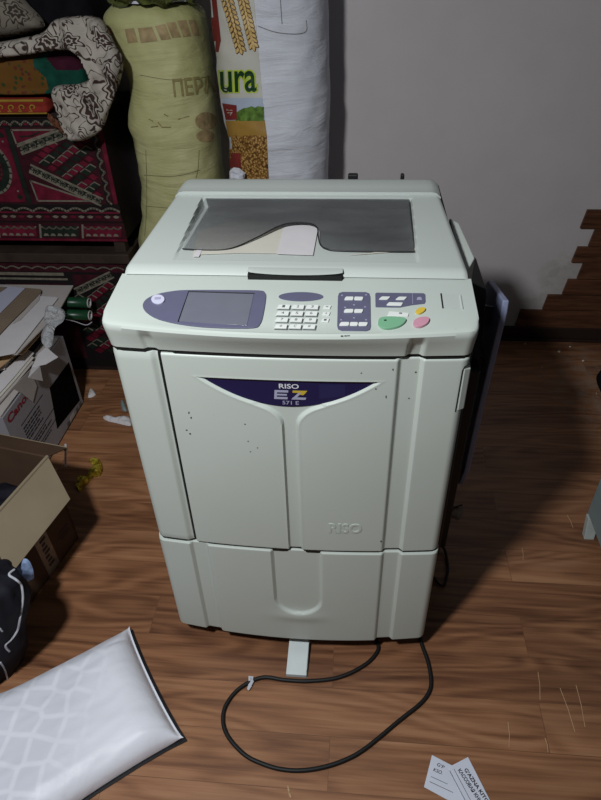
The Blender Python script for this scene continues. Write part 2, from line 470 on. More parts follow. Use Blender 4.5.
# ------------------------------------------------------------------ mesh builder
class MB:
    def __init__(s):
        s.v = []; s.f = []; s.m = []

    def add(s, verts, faces, mat=0):
        o = len(s.v)
        s.v += [Vector(v) for v in verts]
        for f in faces:
            s.f.append(tuple(i + o for i in f)); s.m.append(mat)

    def box(s, lo, hi, mat=0, rotz=0.0, piv=None):
        x0, y0, z0 = lo; x1, y1, z1 = hi
        vs = [Vector(p) for p in ((x0, y0, z0), (x1, y0, z0), (x1, y1, z0), (x0, y1, z0), (x0, y0, z1), (x1, y0, z1), (x1, y1, z1), (x0, y1, z1))]
        if rotz:
            pv = Vector(piv) if piv else sum(vs, Vector()) / 8
            r = Matrix.Rotation(rotz, 3, 'Z')
            vs = [pv + r @ (v - pv) for v in vs]
        s.add(vs, [(0, 3, 2, 1), (4, 5, 6, 7), (0, 1, 5, 4), (1, 2, 6, 5), (2, 3, 7, 6), (3, 0, 4, 7)], mat)

    def slab(s, pts, d, mat=0, matside=None):
        """polygon pts (top) extruded by vector d"""
        n = len(pts)
        d = Vector(d)
        vs = [Vector(p) for p in pts] + [Vector(p) + d for p in pts]
        s.add(vs, [tuple(range(n))], mat)
        s.add([vs[i + n] for i in range(n)], [tuple(reversed(range(n)))], mat if matside is None else matside)
        s.add(vs, [(i, i + n, (i + 1) % n + n, (i + 1) % n) for i in range(n)], mat if matside is None else matside)

    def grid(s, rows, mat=0, closeu=False, closev=False, flip=False):
        nu, nv = len(rows), len(rows[0])
        vs = [p for r in rows for p in r]
        fs = []
        for i in range(nu - (0 if closeu else 1)):
            for j in range(nv - (0 if closev else 1)):
                a = i * nv + j; b = i * nv + (j + 1) % nv; c_ = ((i + 1) % nu) * nv + (j + 1) % nv; d = ((i + 1) % nu) * nv + j
                fs.append((a, d, c_, b) if flip else (a, b, c_, d))
        s.add(vs, fs, mat)

    def tube(s, pts, r, seg=10, mat=0, closed=False):
        pts = [Vector(p) for p in pts]
        n = len(pts)
        rows = []
        nrm = None
        for i, p in enumerate(pts):
            a = pts[(i - 1) % n] if (closed or i > 0) else p
            b = pts[(i + 1) % n] if (closed or i < n - 1) else p
            tg = (b - a).normalized()
            if nrm is None:
                nrm = tg.orthogonal().normalized()
            nrm = (nrm - tg * nrm.dot(tg))
            nrm = nrm.normalized() if nrm.length > 1e-6 else tg.orthogonal().normalized()
            bn = tg.cross(nrm)
            rr = r(i / max(1, n - 1)) if callable(r) else r
            rows.append([p + (nrm * math.cos(2 * PI * k / seg) + bn * math.sin(2 * PI * k / seg)) * rr for k in range(seg)])
        s.grid(rows, mat, closeu=closed, closev=True, flip=True)
        if not closed:
            s.add(rows[0], [tuple(reversed(range(seg)))], mat)
            s.add(rows[-1], [tuple(range(seg))], mat)

    def build(s, name, mats, parent=None, smooth=40, bevel=0.0, bseg=2, base=None, merge=1e-5, recalc=True):
        if not isinstance(mats, (list, tuple)):
            mats = [mats]
        if parent is not None:
            off = ORG[parent.name]
        elif base is not None:
            off = Vector(base)
        else:
            lo = Vector((min(v.x for v in s.v), min(v.y for v in s.v), min(v.z for v in s.v)))
            hi = Vector((max(v.x for v in s.v), max(v.y for v in s.v), max(v.z for v in s.v)))
            off = Vector(((lo.x + hi.x) / 2, (lo.y + hi.y) / 2, lo.z))
        bm = bmesh.new()
        vs = [bm.verts.new(v - off) for v in s.v]
        for f, mi in zip(s.f, s.m):
            if len(set(f)) < 3:
                continue
            try:
                fc = bm.faces.new([vs[i] for i in f]); fc.material_index = mi
            except ValueError:
                pass
        if merge:
            bmesh.ops.remove_doubles(bm, verts=bm.verts, dist=merge)
        if recalc:
            bmesh.ops.recalc_face_normals(bm, faces=bm.faces)
        me = bpy.data.meshes.new(name)
        bm.to_mesh(me); bm.free()
        for m in mats:
            me.materials.append(m)
        if smooth:
            for p in me.polygons:
                p.use_smooth = True
            me.set_sharp_from_angle(angle=math.radians(smooth))
        o = bpy.data.objects.new(name, me)
        COL.objects.link(o)
        if parent is not None:
            o.parent = parent
        else:
            o.location = off
        ORG[o.name] = off
        if bevel:
            b = o.modifiers.new('bevel', 'BEVEL')
            b.width = bevel; b.segments = bseg; b.limit_method = 'ANGLE'; b.angle_limit = math.radians(35)
            b.harden_normals = True
        return o


ORG = {}


def tag(o, label=None, cat=None, group=None, kind=None):
    if label: o['label'] = label
    if cat: o['category'] = cat
    if group: o['group'] = group
    if kind: o['kind'] = kind
    return o


def thing(name, loc, label, cat, group=None):
    o = bpy.data.objects.new(name, None)
    o.empty_display_size = 0.05
    COL.objects.link(o)
    o.location = loc
    ORG[o.name] = Vector(loc)
    return tag(o, label, cat, group)


def text_geo(body, size=1.0, bold=0.0, space=1.0, shear=0.0):
    cu = bpy.data.curves.new('tmp_text', 'FONT')
    cu.body = body; cu.size = size; cu.offset = bold; cu.space_character = space; cu.shear = shear
    cu.resolution_u = 3
    ob = bpy.data.objects.new('tmp_text', cu)
    COL.objects.link(ob)
    dg = bpy.context.evaluated_depsgraph_get()
    dg.update()
    me = bpy.data.meshes.new_from_object(ob.evaluated_get(dg))
    vs = [(v.co.x, v.co.y) for v in me.vertices]
    fs = [tuple(p.vertices) for p in me.polygons]
    bpy.data.objects.remove(ob); bpy.data.curves.remove(cu); bpy.data.meshes.remove(me)
    return vs, fs


def text_fit(body, bold=0.0, space=1.0, shear=0.0):
    """glyph outline normalised to 0..1 in x and y"""
    vs, fs = text_geo(body, 1.0, bold, space, shear)
    x0 = min(v[0] for v in vs); x1 = max(v[0] for v in vs); y0 = min(v[1] for v in vs); y1 = max(v[1] for v in vs)
    return [((v[0] - x0) / (x1 - x0), (v[1] - y0) / (y1 - y0)) for v in vs], fs


def bil(q, u, v):
    """q: bottom-left, bottom-right, top-right, top-left"""
    a = Vector(q[0]).lerp(Vector(q[1]), u); b = Vector(q[3]).lerp(Vector(q[2]), u)
    return a.lerp(b, v)


def put_text(mb, body, quad, mat=0, bold=0.0, space=1.0, shear=0.0, lift=Vector((0, 0, 0)), fn=None):
    vs, fs = text_fit(body, bold, space, shear)
    if fn:
        P = [fn(bil([(*q, 0) if len(q) == 2 else q for q in quad], u, v)) for u, v in vs]
    else:
        P = [bil(quad, u, v) + lift for u, v in vs]
    mb.add(P, fs, mat)


def bvh_of(o):
    dg = bpy.context.evaluated_depsgraph_get()
    dg.update()
    me = o.data
    off = ORG[o.name]
    return BVHTree.FromPolygons([v.co + off for v in me.vertices], [tuple(p.vertices) for p in me.polygons])


def onto(bvh, px, py, lift=0.0012):
    d = ray(px, py).normalized()
    loc, nrm, i, dist = bvh.ray_cast(CAM, d)
    if loc is None:
        return None
    if nrm.dot(d) > 0:
        nrm = -nrm
    return loc + nrm * lift


def decal(mb, bvh, quad, mat=0, nu=8, nv=8, lift=0.0012):
    """quad in photo pixels: bl, br, tr, tl, laid onto a surface"""
    rows = []
    for j in range(nv + 1):
        r = []
        for i in range(nu + 1):
            p = bil([(*q, 0) for q in quad], i / nu, j / nv)
            r.append(onto(bvh, p.x, p.y, lift))
        rows.append(r)
    o = len(mb.v)
    idx = {}
    for j, r in enumerate(rows):
        for i, p in enumerate(r):
            if p is not None:
                idx[(i, j)] = len(mb.v); mb.v.append(p)
    for j in range(nv):
        for i in range(nu):
            ks = [(i, j), (i + 1, j), (i + 1, j + 1), (i, j + 1)]
            if all(k in idx for k in ks):
                pts = [mb.v[idx[k]] for k in ks]
                if max((pts[a] - pts[(a + 1) % 4]).length for a in range(4)) < 0.08:
                    mb.f.append(tuple(idx[k] for k in ks)); mb.m.append(mat)


def sstep(a, b, x):
    t_ = max(0.0, min(1.0, (x - a) / (b - a)))
    return t_ * t_ * (3 - 2 * t_)


def lin(a, b, n):
    return [a + (b - a) * i / (n - 1) for i in range(n)]


def interp(tab, z):
    """tab sorted ascending by key"""
    if z <= tab[0][0]: return tab[0][1]
    for (a, va), (b, vb) in zip(tab, tab[1:]):
        if z <= b:
            f = (z - a) / (b - a)
            f = f * f * (3 - 2 * f)
            return va + (vb - va) * f
    return tab[-1][1]


def inside(p, poly):
    c_ = False
    n = len(poly)
    for i in range(n):
        x1, y1 = poly[i]; x2, y2 = poly[(i + 1) % n]
        if (y1 > p[1]) != (y2 > p[1]) and p[0] < (x2 - x1) * (p[1] - y1) / (y2 - y1) + x1:
            c_ = not c_
    return c_


def seg_near(p, poly):
    best = (1e9, None)
    n = len(poly)
    for i in range(n):
        ax, ay = poly[i]; bx, by = poly[(i + 1) % n]
        dx, dy = bx - ax, by - ay
        L = dx * dx + dy * dy
        t_ = 0 if L == 0 else max(0, min(1, ((p[0] - ax) * dx + (p[1] - ay) * dy) / L))
        q = (ax + t_ * dx, ay + t_ * dy)
        d = math.hypot(p[0] - q[0], p[1] - q[1])
        if d < best[0]:
            best = (d, q)
    return best


def catmull(pts, k=6, closed=False):
    pts = [Vector(p) for p in pts]
    n = len(pts)
    out = []
    for i in range(n if closed else n - 1):
        p1 = pts[i]; p2 = pts[(i + 1) % n]
        p0 = pts[(i - 1) % n] if (closed or i > 0) else p1
        p3 = pts[(i + 2) % n] if (closed or i < n - 2) else p2
        for j in range(k):
            t_ = j / k
            out.append(0.5 * ((2 * p1) + (p2 - p0) * t_ + (2 * p0 - 5 * p1 + 4 * p2 - p3) * t_ * t_ + (3 * p1 - p0 - 3 * p2 + p3) * t_ ** 3))
    if not closed:
        out.append(pts[-1])
    return out


def inflate(poly, mapf, step, front, back, r, nz=0.0, nscale=12.0, seed=0.0, mat=0, mb=None):
    """puffy body from a 2D outline; mapf(u, v, h) -> point, h>0 toward front"""
    mb = mb or MB()
    x0 = min(p[0] for p in poly); x1 = max(p[0] for p in poly); y0 = min(p[1] for p in poly); y1 = max(p[1] for p in poly)
    nx = int((x1 - x0) / step) + 2; ny = int((y1 - y0) / step) + 2
    cells = set()
    for i in range(nx):
        for j in range(ny):
            if inside((x0 + (i + 0.5) * step, y0 + (j + 0.5) * step), poly):
                cells.add((i, j))
    use = {}
    for (i, j) in cells:
        for k in ((i, j), (i + 1, j), (i + 1, j + 1), (i, j + 1)):
            use[k] = use.get(k, 0) + 1
    F = {}; Bk = {}
    o = len(mb.v)
    for (i, j), cnt in use.items():
        p = (x0 + i * step, y0 + j * step)
        d, q = seg_near(p, poly)
        rim = cnt < 4
        if rim:
            p = q; d = 0
        hgt = 1 - (1 - min(1, d / r)) ** 2
        hgt = math.sqrt(max(0, hgt))
        nv = noise.noise(Vector((p[0] * nscale, p[1] * nscale, seed))) * nz + noise.noise(Vector((p[0] * nscale * 2.6, p[1] * nscale * 2.6, seed + 5))) * nz * 0.45
        F[(i, j)] = len(mb.v); mb.v.append(Vector(mapf(p[0], p[1], hgt * front + nv * min(1, d / r * 1.5))))
        if rim:
            Bk[(i, j)] = F[(i, j)]
        else:
            Bk[(i, j)] = len(mb.v); mb.v.append(Vector(mapf(p[0], p[1], -hgt * back)))
    for (i, j) in cells:
        ks = ((i, j), (i + 1, j), (i + 1, j + 1), (i, j + 1))
        mb.f.append(tuple(F[k] for k in ks)); mb.m.append(mat)
        mb.f.append(tuple(Bk[k] for k in reversed(ks))); mb.m.append(mat)
    return mb


# ================================================================== SETTING
mb = MB(); mb.box((-2.6, -2.6, -0.04), (2.4, 1.47, 0.0))
floor = tag(mb.build('floor', M['floor'], smooth=0), kind='structure')
mb = MB(); mb.box((-2.6, 1.47, -0.04), (2.4, 1.55, 2.7))
wall = tag(mb.build('wall_back', M['wall'], smooth=0), kind='structure')
mb = MB(); mb.box((-2.6, 1.456, 0.0), (2.4, 1.47, 0.062)); mb.box((-2.6, 1.446, 0.0), (2.4, 1.456, 0.012))
tag(mb.build('baseboard_back', M['skirting'], bevel=0.003), kind='structure')
# stepped boards on the wall
mb = MB()
steps = [(583.6, 210, 229), (591.6, 229, 247), (574.5, 247, 263), (580, 263, 279.5), (565, 279.5, 295), (545, 295, 310), (518, 310, 325)]
zz = [aty(590, 210, 1.458).z] + [None] * 7
tops = [210, 229, 247, 263, 279.5, 295, 310.5]
for k, (px, a, b) in enumerate(steps):
    pt = aty(px, a, 1.458); pb = aty(px, b, 1.458)
    x0 = (pt.x + pb.x) / 2
    z1 = pt.z; z0 = pb.z if k < 6 else 0.062
    lean = 0.006
    mb.slab([(x0 - 0.003, 1.458, z0 + 0.0008), (2.4, 1.458, z0 + 0.0008), (2.4, 1.458, z1 - 0.0008), (x0 + lean, 1.458, z1 - 0.0008)], (0, 0.012, 0))
tag(mb.build('trim_1', M['boards'], bevel=0.0015), kind='structure')

# pale scratches on the boards (part of the floor)
for (a, b) in (((508, 722), (509, 747)), ((560, 688), (575, 732)), ((576, 685), (585, 727)), ((538, 672), (540, 700)), ((545, 738), (548, 752)), ((522, 548), (523, 560)), ((567, 515), (573, 528))):
    mb = MB(); p = at(*a); q = at(*b)
    mid = (p + q) / 2 + Vector((0.002, 0, 0))
    mb.tube([p + Vector((0, 0, 0.0002)), mid + Vector((0, 0, 0.0003)), q + Vector((0, 0, 0.0002))], 0.0007, 6)
    mb.build('scratch', M['scratch'], floor)

# ================================================================== DUPLICATOR
duo = thing('digital_duplicator', (0, 0.3, 0), 'large off-white floor-standing office duplicating machine with slanted button panel and navy name plate', 'copier')


def sag(x, s):
    return -s * (1 - (x / 0.30) ** 2)


def corner(x, hw=0.30, r=0.016):
    e = abs(x) - (hw - r)
    return r - math.sqrt(max(0, r * r - e * e)) if e > 0 else 0.0


def groove(x, c0, hw, depth, wl=0.004):
    return depth * sstep(-hw - wl, -hw + wl, x - c0) * (1 - sstep(hw - wl, hw + wl, x - c0))


def front_part(name, x0, x1, z0, z1, nx, nz, fy, back, mats=None, xs=None, zs=None, edge=0.003):
    xs = xs or lin(x0, x1, nx); zs = zs or lin(z0, z1, nz)
    m = MB()
    rows = []
    for z in zs:
        rows.append([Vector((x, fy(x, z) + (edge * (1 - min(1, min(z - z0, z1 - z) / edge)) ** 2 * 0.8), z)) for x in xs])
    m.grid(rows)
    # skirt back
    ring = rows[0] + [r[-1] for r in rows[1:]] + rows[-1][-2::-1] + [r[0] for r in rows[-2:0:-1]]
    n = len(ring)
    m.add(ring + [Vector((p.x, max(back, p.y + 0.004), p.z)) for p in ring], [(i, (i + 1) % n, (i + 1) % n + n, i + n) for i in range(n)])
    return m.build(name, mats or M['shell'], duo, smooth=32)


# chassis and body shell
mb = MB()
mb.box((-0.292, 0.03, 0.075), (0.292, 0.56, 0.915))
mb.build('chassis', M['dark'], duo)
mb = MB()
out = [(-0.30, 0.022), (-0.30, 0.59), (-0.285, 0.605), (0.285, 0.605), (0.30, 0.59), (0.30, 0.022)]
inn = [(-0.2925, 0.022), (-0.2925, 0.585), (-0.28, 0.595), (0.28, 0.595), (0.2925, 0.585), (0.2925, 0.022)]
z0, z1 = 0.07, 0.925
rings = [[Vector((x, y, z0)) for x, y in out], [Vector((x, y, z1)) for x, y in out], [Vector((x, y, z1)) for x, y in inn], [Vector((x, y, z0)) for x, y in inn]]
for i in range(5):
    for a in range(4):
        A, B = rings[a], rings[(a + 1) % 4]
        mb.add([A[i], A[i + 1], B[i + 1], B[i]], [(0, 1, 2, 3)])
for k in (0, 5):
    mb.add([r[k] for r in rings], [(0, 1, 2, 3)])
mb.build('side_casing', M['shell'], duo, smooth=20)
mb = MB(); mb.box((-0.27, 0.03, 0.045), (0.27, 0.56, 0.075)); mb.build('base_plate', M['dark'], duo, bevel=0.003)
for cx, cy in ((-0.24, 0.09), (0.24, 0.09), (-0.24, 0.52), (0.24, 0.52)):
    mb = MB()
    mb.tube([(cx - 0.011, cy, 0.0225), (cx + 0.011, cy, 0.0225)], 0.0225, 20)
    mb.tube([(cx, cy, 0.025), (cx, cy, 0.05)], 0.009, 10)
    mb.build('caster', M['rubber'], duo)
# stabiliser foot
mb = MB()
mb.slab([(-0.026, -0.09, 0.012), (0.023, -0.09, 0.012), (0.026, 0.10, 0.040), (-0.026, 0.10, 0.040)], (0, 0, -0.012))
mb.slab([(-0.026, -0.09, 0.012), (0.023, -0.09, 0.012), (0.023, -0.088, 0.0), (-0.026, -0.088, 0.0)], (0, 0.003, 0))
mb.slab([(0.023, -0.09, 0.012), (0.026, 0.10, 0.040), (0.026, 0.10, 0.0), (0.023, -0.088, 0.0)], (-0.003, 0, 0))
mb.slab([(-0.026, -0.09, 0.012), (-0.026, 0.10, 0.040), (-0.026, 0.10, 0.0), (-0.026, -0.088, 0.0)], (0.003, 0, 0))
tag(mb.build('stabiliser_foot', M['foot'], duo, bevel=0.0015), label='pale grey metal foot sticking out from under the machine')


# drawer
def y_drawer(x, z):
    s = 0.016 + 0.009 * (1 - (z - 0.06) / 0.32)
    y = -0.003 + sag(x, s) + corner(x, 0.302)
    y += groove(x, -0.208, 0.018, 0.007) + groove(x, 0.203, 0.018, 0.007)
    # U shaped hand recess
    u = abs(x - 0.003) - 0.0525
    if z < 0.215:
        u = math.hypot(max(abs(x - 0.003) - 0.0045, 0), 0.215 - z) - 0.048
    dep = 0.0065 * sstep(0.003, -0.004, u)
    y += dep
    # soft swell under the recess
    y -= 0.004 * math.exp(-((z - 0.155) / 0.018) ** 2 - ((x - 0.004) / 0.05) ** 2)
    return y


front_part('lower_drawer', -0.302, 0.302, 0.062, 0.381, 260, 140, y_drawer, 0.03)


# left pillar
def dsag(z):
    return 0.0125 + 0.005 * (0.868 - z) / 0.48


def y_pillar(x, z):
    y = sag(x, dsag(z)) + corner(x)
    y += 0.006 * sstep(-0.232, -0.219, x)
    return y


front_part('corner_pillar', -0.30, -0.2185, 0.387, 0.868, 60, 60, y_pillar, 0.028)


# front door with recessed plate and central rib channel
def lens_bot(x):
    return 0.822 - 0.0575 * (1 - ((x - 0.001) / 0.150) ** 2)


def y_door(x, z):
    y = sag(x, dsag(z)) + corner(x)
    y += groove(x, 0.203, 0.0185, 0.0075)
    xe = x - 0.002
    flare = max(0.0, min(1.0, (z - 0.722) / 0.050))
    hw = 0.0125 + 0.0425 * flare ** 2.4
    f_ch = hw - abs(xe) - max(0.0, z - 0.771) * 4.0
    if flare > 0:
        f_ch *= 1 / (1 + 1.4 * flare)
    f_l = min(0.822 - z, (z - lens_bot(x)) * (0.92 - 0.25 * min(1, abs(x) / 0.15)))
    h_ = max(0.0, 0.007 - abs(f_ch - f_l)) / 0.007
    f = max(f_ch, f_l) + h_ * h_ * 0.007 * 0.25
    y += 0.0065 * sstep(-0.0022, 0.0018, f)
    y -= 0.0004 * sstep(-0.006, -0.003, f) * sstep(0.0, -0.003, f)
    return y


front_part('front_door', -0.2110, 0.30, 0.387, 0.868, 300, 290, y_door, 0.028)
door_bvh = bvh_of(bpy.data.objects['front_door'])
# name plate
mb = MB()
rows = []
for i in range(41):
    u = i / 40
    x = -0.1475 + 0.294 * u
    zt = 0.821; zb = min(lens_bot(x) + 0.0010, zt - 0.0003)
    rows.append([Vector((x, sag(x, dsag(0.8)) + 0.0045, zt + (zb - zt) * k / 6)) for k in range(7)])
mb.grid(rows)
plate = mb.build('name_plate', M['navy'], duo)
tag(plate, label='dark navy crescent name plate with printed lettering')


def on_plate(p, lift=0.0008):
    return Vector((p.x, sag(p.x, dsag(0.8)) + 0.0045 - lift, p.z))


def plate_text(name, body, x0, x1, z0, z1, mat, bold=0.0, lift=0.0008):
    m = MB()
    q = [Vector((x0, 0, z0)), Vector((x1, 0, z0)), Vector((x1, 0, z1)), Vector((x0, 0, z1))]
    put_text(m, body, q, 0, bold, fn=lambda p: on_plate(p, lift))
    return m.build(name, M[mat], plate, smooth=0)


plate_text('lettering', 'RISO', -0.0145, 0.0195, 0.805, 0.815, 'white_print', 0.02)
plate_text('lettering', '571 E', -0.010, 0.0185, 0.7705, 0.7785, 'grey_print', 0.012)
# big angular E and Z
for name, polys, mt in (('lettering', [[(-0.0240, 0.7820), (-0.0223, 0.8015), (-0.0179, 0.8015), (-0.0196, 0.7820)], [(-0.0188, 0.7966), (-0.0183, 0.8015), (0.0013, 0.8015), (0.0009, 0.7966)], [(-0.0192, 0.7899), (-0.0188, 0.7936), (-0.0013, 0.7936), (-0.0018, 0.7899)], [(-0.0196, 0.7820), (-0.0192, 0.7869), (-0.0005, 0.7869), (-0.0009, 0.7820)]], 'grey_print'),
                        ('lettering', [[(0.0057, 0.7820), (0.0179, 0.7966), (0.0240, 0.7966), (0.0118, 0.7820)], [(0.0057, 0.7820), (0.0087, 0.7869), (0.0318, 0.7869), (0.0301, 0.7820)]], 'grey_print'),
                        ('lettering', [[(0.0083, 0.7966), (0.0087, 0.8015), (0.0340, 0.8015), (0.0301, 0.7966)], [(0.0196, 0.7930), (0.0240, 0.7978), (0.0318, 0.7978), (0.0266, 0.7918)]], 'yellow_print')):
    m = MB()
    for pl in polys:
        m.add([on_plate(Vector((x, 0, z)), 0.0009) for x, z in pl], [tuple(range(len(pl)))])
    m.build(name, M[mt], plate, smooth=0)
m = MB()
m.add([on_plate(Vector((x, 0, z)), 0.0006) for x, z in ((0.054, 0.784), (0.098, 0.792), (0.098, 0.816), (0.054, 0.816))], [(0, 1, 2, 3)])
m.build('indicator_window', M['navy_window'], plate, smooth=0)
# embossed mark low on the door
m = MB()
vs, fs = text_fit('RISO', 0.03)
V = []
for u, v in vs:
    x = 0.071 + 0.067 * u; z = 0.446 + 0.028 * v
    V.append(Vector((x, y_door(x, z) - 0.0012, z)))
n = len(V)
m.add(V, fs)
bmt = bmesh.new(); bv = [bmt.verts.new(p) for p in V]
for f in fs:
    try: bmt.faces.new([bv[i] for i in f])
    except ValueError: pass
bmt.verts.index_update()
for e in bmt.edges:
    if len(e.link_faces) == 1:
        a, b = e.verts[0].co, e.verts[1].co
        m.add([a, b, b + Vector((0, 0.003, 0)), a + Vector((0, 0.003, 0))], [(0, 1, 2, 3)])
bmt.free()
m.build('embossed_mark', M['shell'], duo, smooth=20)
# scuffs on the door
for (px, py, w_, h_) in ((189, 413, 1.2, 2.0), (191.5, 418, 1.0, 2.0), (187, 430, 1.6, 1.2), (190, 433.5, 1.6, 1.2), (245.5, 424, 1, 1), (248.5, 441, 1.4, .8), (258, 448, 1, .8), (250, 452, 1.4, .7), (381, 541, 1.3, 1.5), (416, 372.5, 2.0, 1.6), (393, 370, 1.0, 2.0), (386, 397, 1.0, 2.0), (376, 389, 1.2, 1.2), (409, 398, 1.2, 1.0), (361, 373, 1.2, .8)):
    m = MB()
    for s_ in range(1):
        ox, oy = random.uniform(-.5, .5), random.uniform(-.5, .5)
        pts = [onto(door_bvh, px + ox + w_ * .9 * math.cos(a) * random.uniform(.5, 1), py + oy + h_ * .9 * math.sin(a) * random.uniform(.5, 1), 0.0004) for a in lin(0, 2 * PI * 5 / 6, 6)]
        if all(pts):
            m.add(pts, [tuple(range(6))])
    if m.v:
        m.build('scuff_mark', M['scuff'], duo, smooth=0)
# side latch on the right edge of the door
m = MB()
m.slab([(0.2900, -0.0012, 0.760), (0.3030, 0.0070, 0.760), (0.3030, 0.0070, 0.846), (0.2900, -0.0012, 0.850)], (0, 0.03, 0))
m.build('side_latch', M['shell'], duo, bevel=0.003)
m = MB(); m.tube([(0.2872, -0.0007, 0.760), (0.2878, -0.0006, 0.846), (0.2905, 0.0006, 0.853), (0.299, 0.0060, 0.855)], 0.0011, 6); m.build('latch_seam', M['dark'], duo)

# dark strips standing in for the shade in the seams between the covers
def shade_strip(z0_, z1_, fy, ins):
    m = MB()
    rows = [[Vector((x, fy(x) + ins, z)) for x in lin(-0.298, 0.298, 60)] for z in (z0_, z1_)]
    rows += [[Vector((p_.x, max(0.028, p_.y), z1_)) for p_ in rows[1]], [Vector((p_.x, max(0.028, p_.y), z0_)) for p_ in rows[0]]]
    m.grid(rows, closeu=True)
    m.build('seam_shade', M['dark'], duo, smooth=0)


shade_strip(0.860, 0.8765, lambda x: sag(x, 0.0125) + corner(x) + groove(x, 0.203, 0.0185, 0.0075) + 0.006 * (abs(x + 0.2145) < 0.02), 0.0022)
shade_strip(0.376, 0.392, lambda x: sag(x, 0.0165) + corner(x) + groove(x, 0.203, 0.0185, 0.0075) + groove(x, -0.208, 0.018, 0.007) + groove(x, 0.002, 0.015, 0.006), 0.0026)
m = MB(); m.slab([(-0.2195, 0.0038, 0.385), (-0.2100, 0.0038, 0.385), (-0.2100, 0.0038, 0.872), (-0.2195, 0.0038, 0.872)], (0, 0.024, 0)); m.build('seam_shade', M['dark'], duo, smooth=0)

# control panel: swept profile
xs = lin(-0.305, 0.305, 245)
PZ = lambda y: 0.926 + 0.017 * (y + 0.007) / 0.132      # top plane
rows = []
for x in xs:
    xc = max(-0.30, min(0.30, x * 0.30 / 0.305))
    g = groove(x, -0.228, 0.010, 0.005) + groove(x, 0.209, 0.0115, 0.006)
    cr = corner(xc, 0.30, 0.018)
    s_t = sag(xc, 0.027) - 0.006; s_b = sag(xc, 0.013)
    prof = [(0.03, 0.8735, 0), (0.004 + s_b + cr + g, 0.8735, 0), (s_b + cr + g, 0.876, 0)]
    for k in range(1, 7):
        f = k / 7
        prof.append((s_b + (s_t - s_b) * f ** 1.2 + cr + g * (1 - max(0, f - .6) * 2.4), 0.876 + 0.041 * f, 0))
    prof.append((s_t + cr + 0.0002, 0.919, 0))
    prof.append((s_t + cr + 0.0022, 0.9232, 0))
    prof.append((s_t + cr + 0.006, 0.9252, 0))
    y0 = s_t + cr + 0.012
    for k in range(0, 9):
        y = y0 + (0.132 - y0) * k / 8
        prof.append((y, PZ(y) - 0.0006 * (k == 0), 0))
    prof.append((0.134, 0.936, 0)); prof.append((0.134, 0.9, 0))
    rows.append([Vector((x * (1 - 0.012 * max(0, (0.91 - z)) / 0.04), y, z)) for y, z, _ in prof])
m = MB(); m.grid(rows)
m.add(rows[0], [tuple(range(len(rows[0])))]); m.add(rows[-1], [tuple(reversed(range(len(rows[-1]))))])
panel = m.build('control_panel', M['shell'], duo, smooth=35)
P0 = Vector((0, -0.007, 0.926)); PN = Vector((0, -0.017, 0.132)).normalized()


def pan(px, py, lift=0.0):
    return atplane(px, py, P0, PN) + PN * lift


def panel_item(name, pix, mat, h, parent=panel, k=0, base=0.0):
    pts = [pan(*p, base + h) for p in pix]
    if k:
        pts = catmull(pts, k, True)
    m = MB(); m.slab(pts, -PN * h)
    return m.build(name, M[mat] if isinstance(mat, str) else mat, parent, smooth=30, bevel=min(0.0006, h * 0.4), bseg=1)


disp = panel_item('display_surround', [(143, 305), (147, 299.5), (157, 295), (172, 292), (187, 290.8), (225, 290.8), (259, 291.2), (265, 293.5), (266, 299), (263, 317), (260, 325), (254, 328.5), (230, 328.8), (202, 327.5), (178, 324.5), (159, 320), (149, 315), (144, 310)], 'slate', 0.0022, k=3)
panel_item('touch_screen', [(189, 293.5), (254, 295.5), (247, 327), (179, 322.5)], 'screen', 0.0008, disp, base=0.0022)
m = MB(); m.tube([pan(254.5, 294.8, 0.003), pan(189, 292.8, 0.003), pan(178.5, 323, 0.003)], 0.0011, 6); m.build('screen_edge', M['dark'], disp)
b = panel_item('round_button', [(158 + 6.8 * math.cos(a) + 0.4, 301.3 + 4.6 * math.sin(a)) for a in lin(0, 2 * PI * 15 / 16, 16)], 'lilac', 0.003, disp, base=0.0022)
panel_item('button_icon', [(155.5, 299.8), (161.5, 299.6), (161, 302), (155, 302.2)], 'grey_print', 0.0004, b, base=0.0052)
panel_item('oval_badge', [(301 + 22.5 * math.cos(a), 297 + 4.6 * math.sin(a)) for a in lin(0, 2 * PI * 23 / 24, 24)], 'slate', 0.0012)
# key pad: 4 rows of 3 plus a column of 3
keys = [['1', '2', '3'], ['4', '5', '6'], ['7', '8', '9'], ['*', 'C', '#']]
for r in range(4):
    for cc in range(3):
        bx = 276.8 + 14.3 * cc - 0.9 * r + (0.3 * cc * r * -0.2); by = 305.8 + 6.55 * r + 0.15 * cc
        q = [(bx, by + 3.5), (bx + 12.5, by + 3.8), (bx + 13.6, by), (bx + 2, by)]
        kb = panel_item('key', q, 'key', 0.0028)
        sh = MB(); sh.slab([pan(bx - 0.3, by + 4.3, 0.0007), pan(bx + 13.4, by + 4.7, 0.0007), pan(bx + 14.6, by + 0.2, 0.0007), pan(bx + 13, by + 0.6, 0.0007)], -PN * 0.0006); sh.build('key_rim', M['keyside'], kb, smooth=0)
        ch = MB(); q2 = [pan(bx + 5.3, by + 3.0, 0.0031), pan(bx + 8.0, by + 3.0, 0.0031), pan(bx + 8.6, by + 0.7, 0.0031), pan(bx + 5.9, by + 0.7, 0.0031)]
        put_text(ch, keys[r][cc], q2); ch.build('digit', M['keyside'], kb, smooth=0)
for r in range(3):
    bx = 322.8 - 0.9 * r; by = 306.2 + 6.6 * r
    kb = panel_item('small_key', [(bx, by + 3.2), (bx + 7.2, by + 3.4), (bx + 8.6, by), (bx + 1.2, by)], 'key', 0.0022)
    ch = MB(); put_text(ch, ['**', '+', '-'][r], [pan(bx + 2.8, by + 2.4, 0.0025), pan(bx + 5.3, by + 2.4, 0.0025), pan(bx + 5.8, by + 0.8, 0.0025), pan(bx + 3.2, by + 0.8, 0.0025)]); ch.build('digit', M['keyside'], kb, smooth=0)


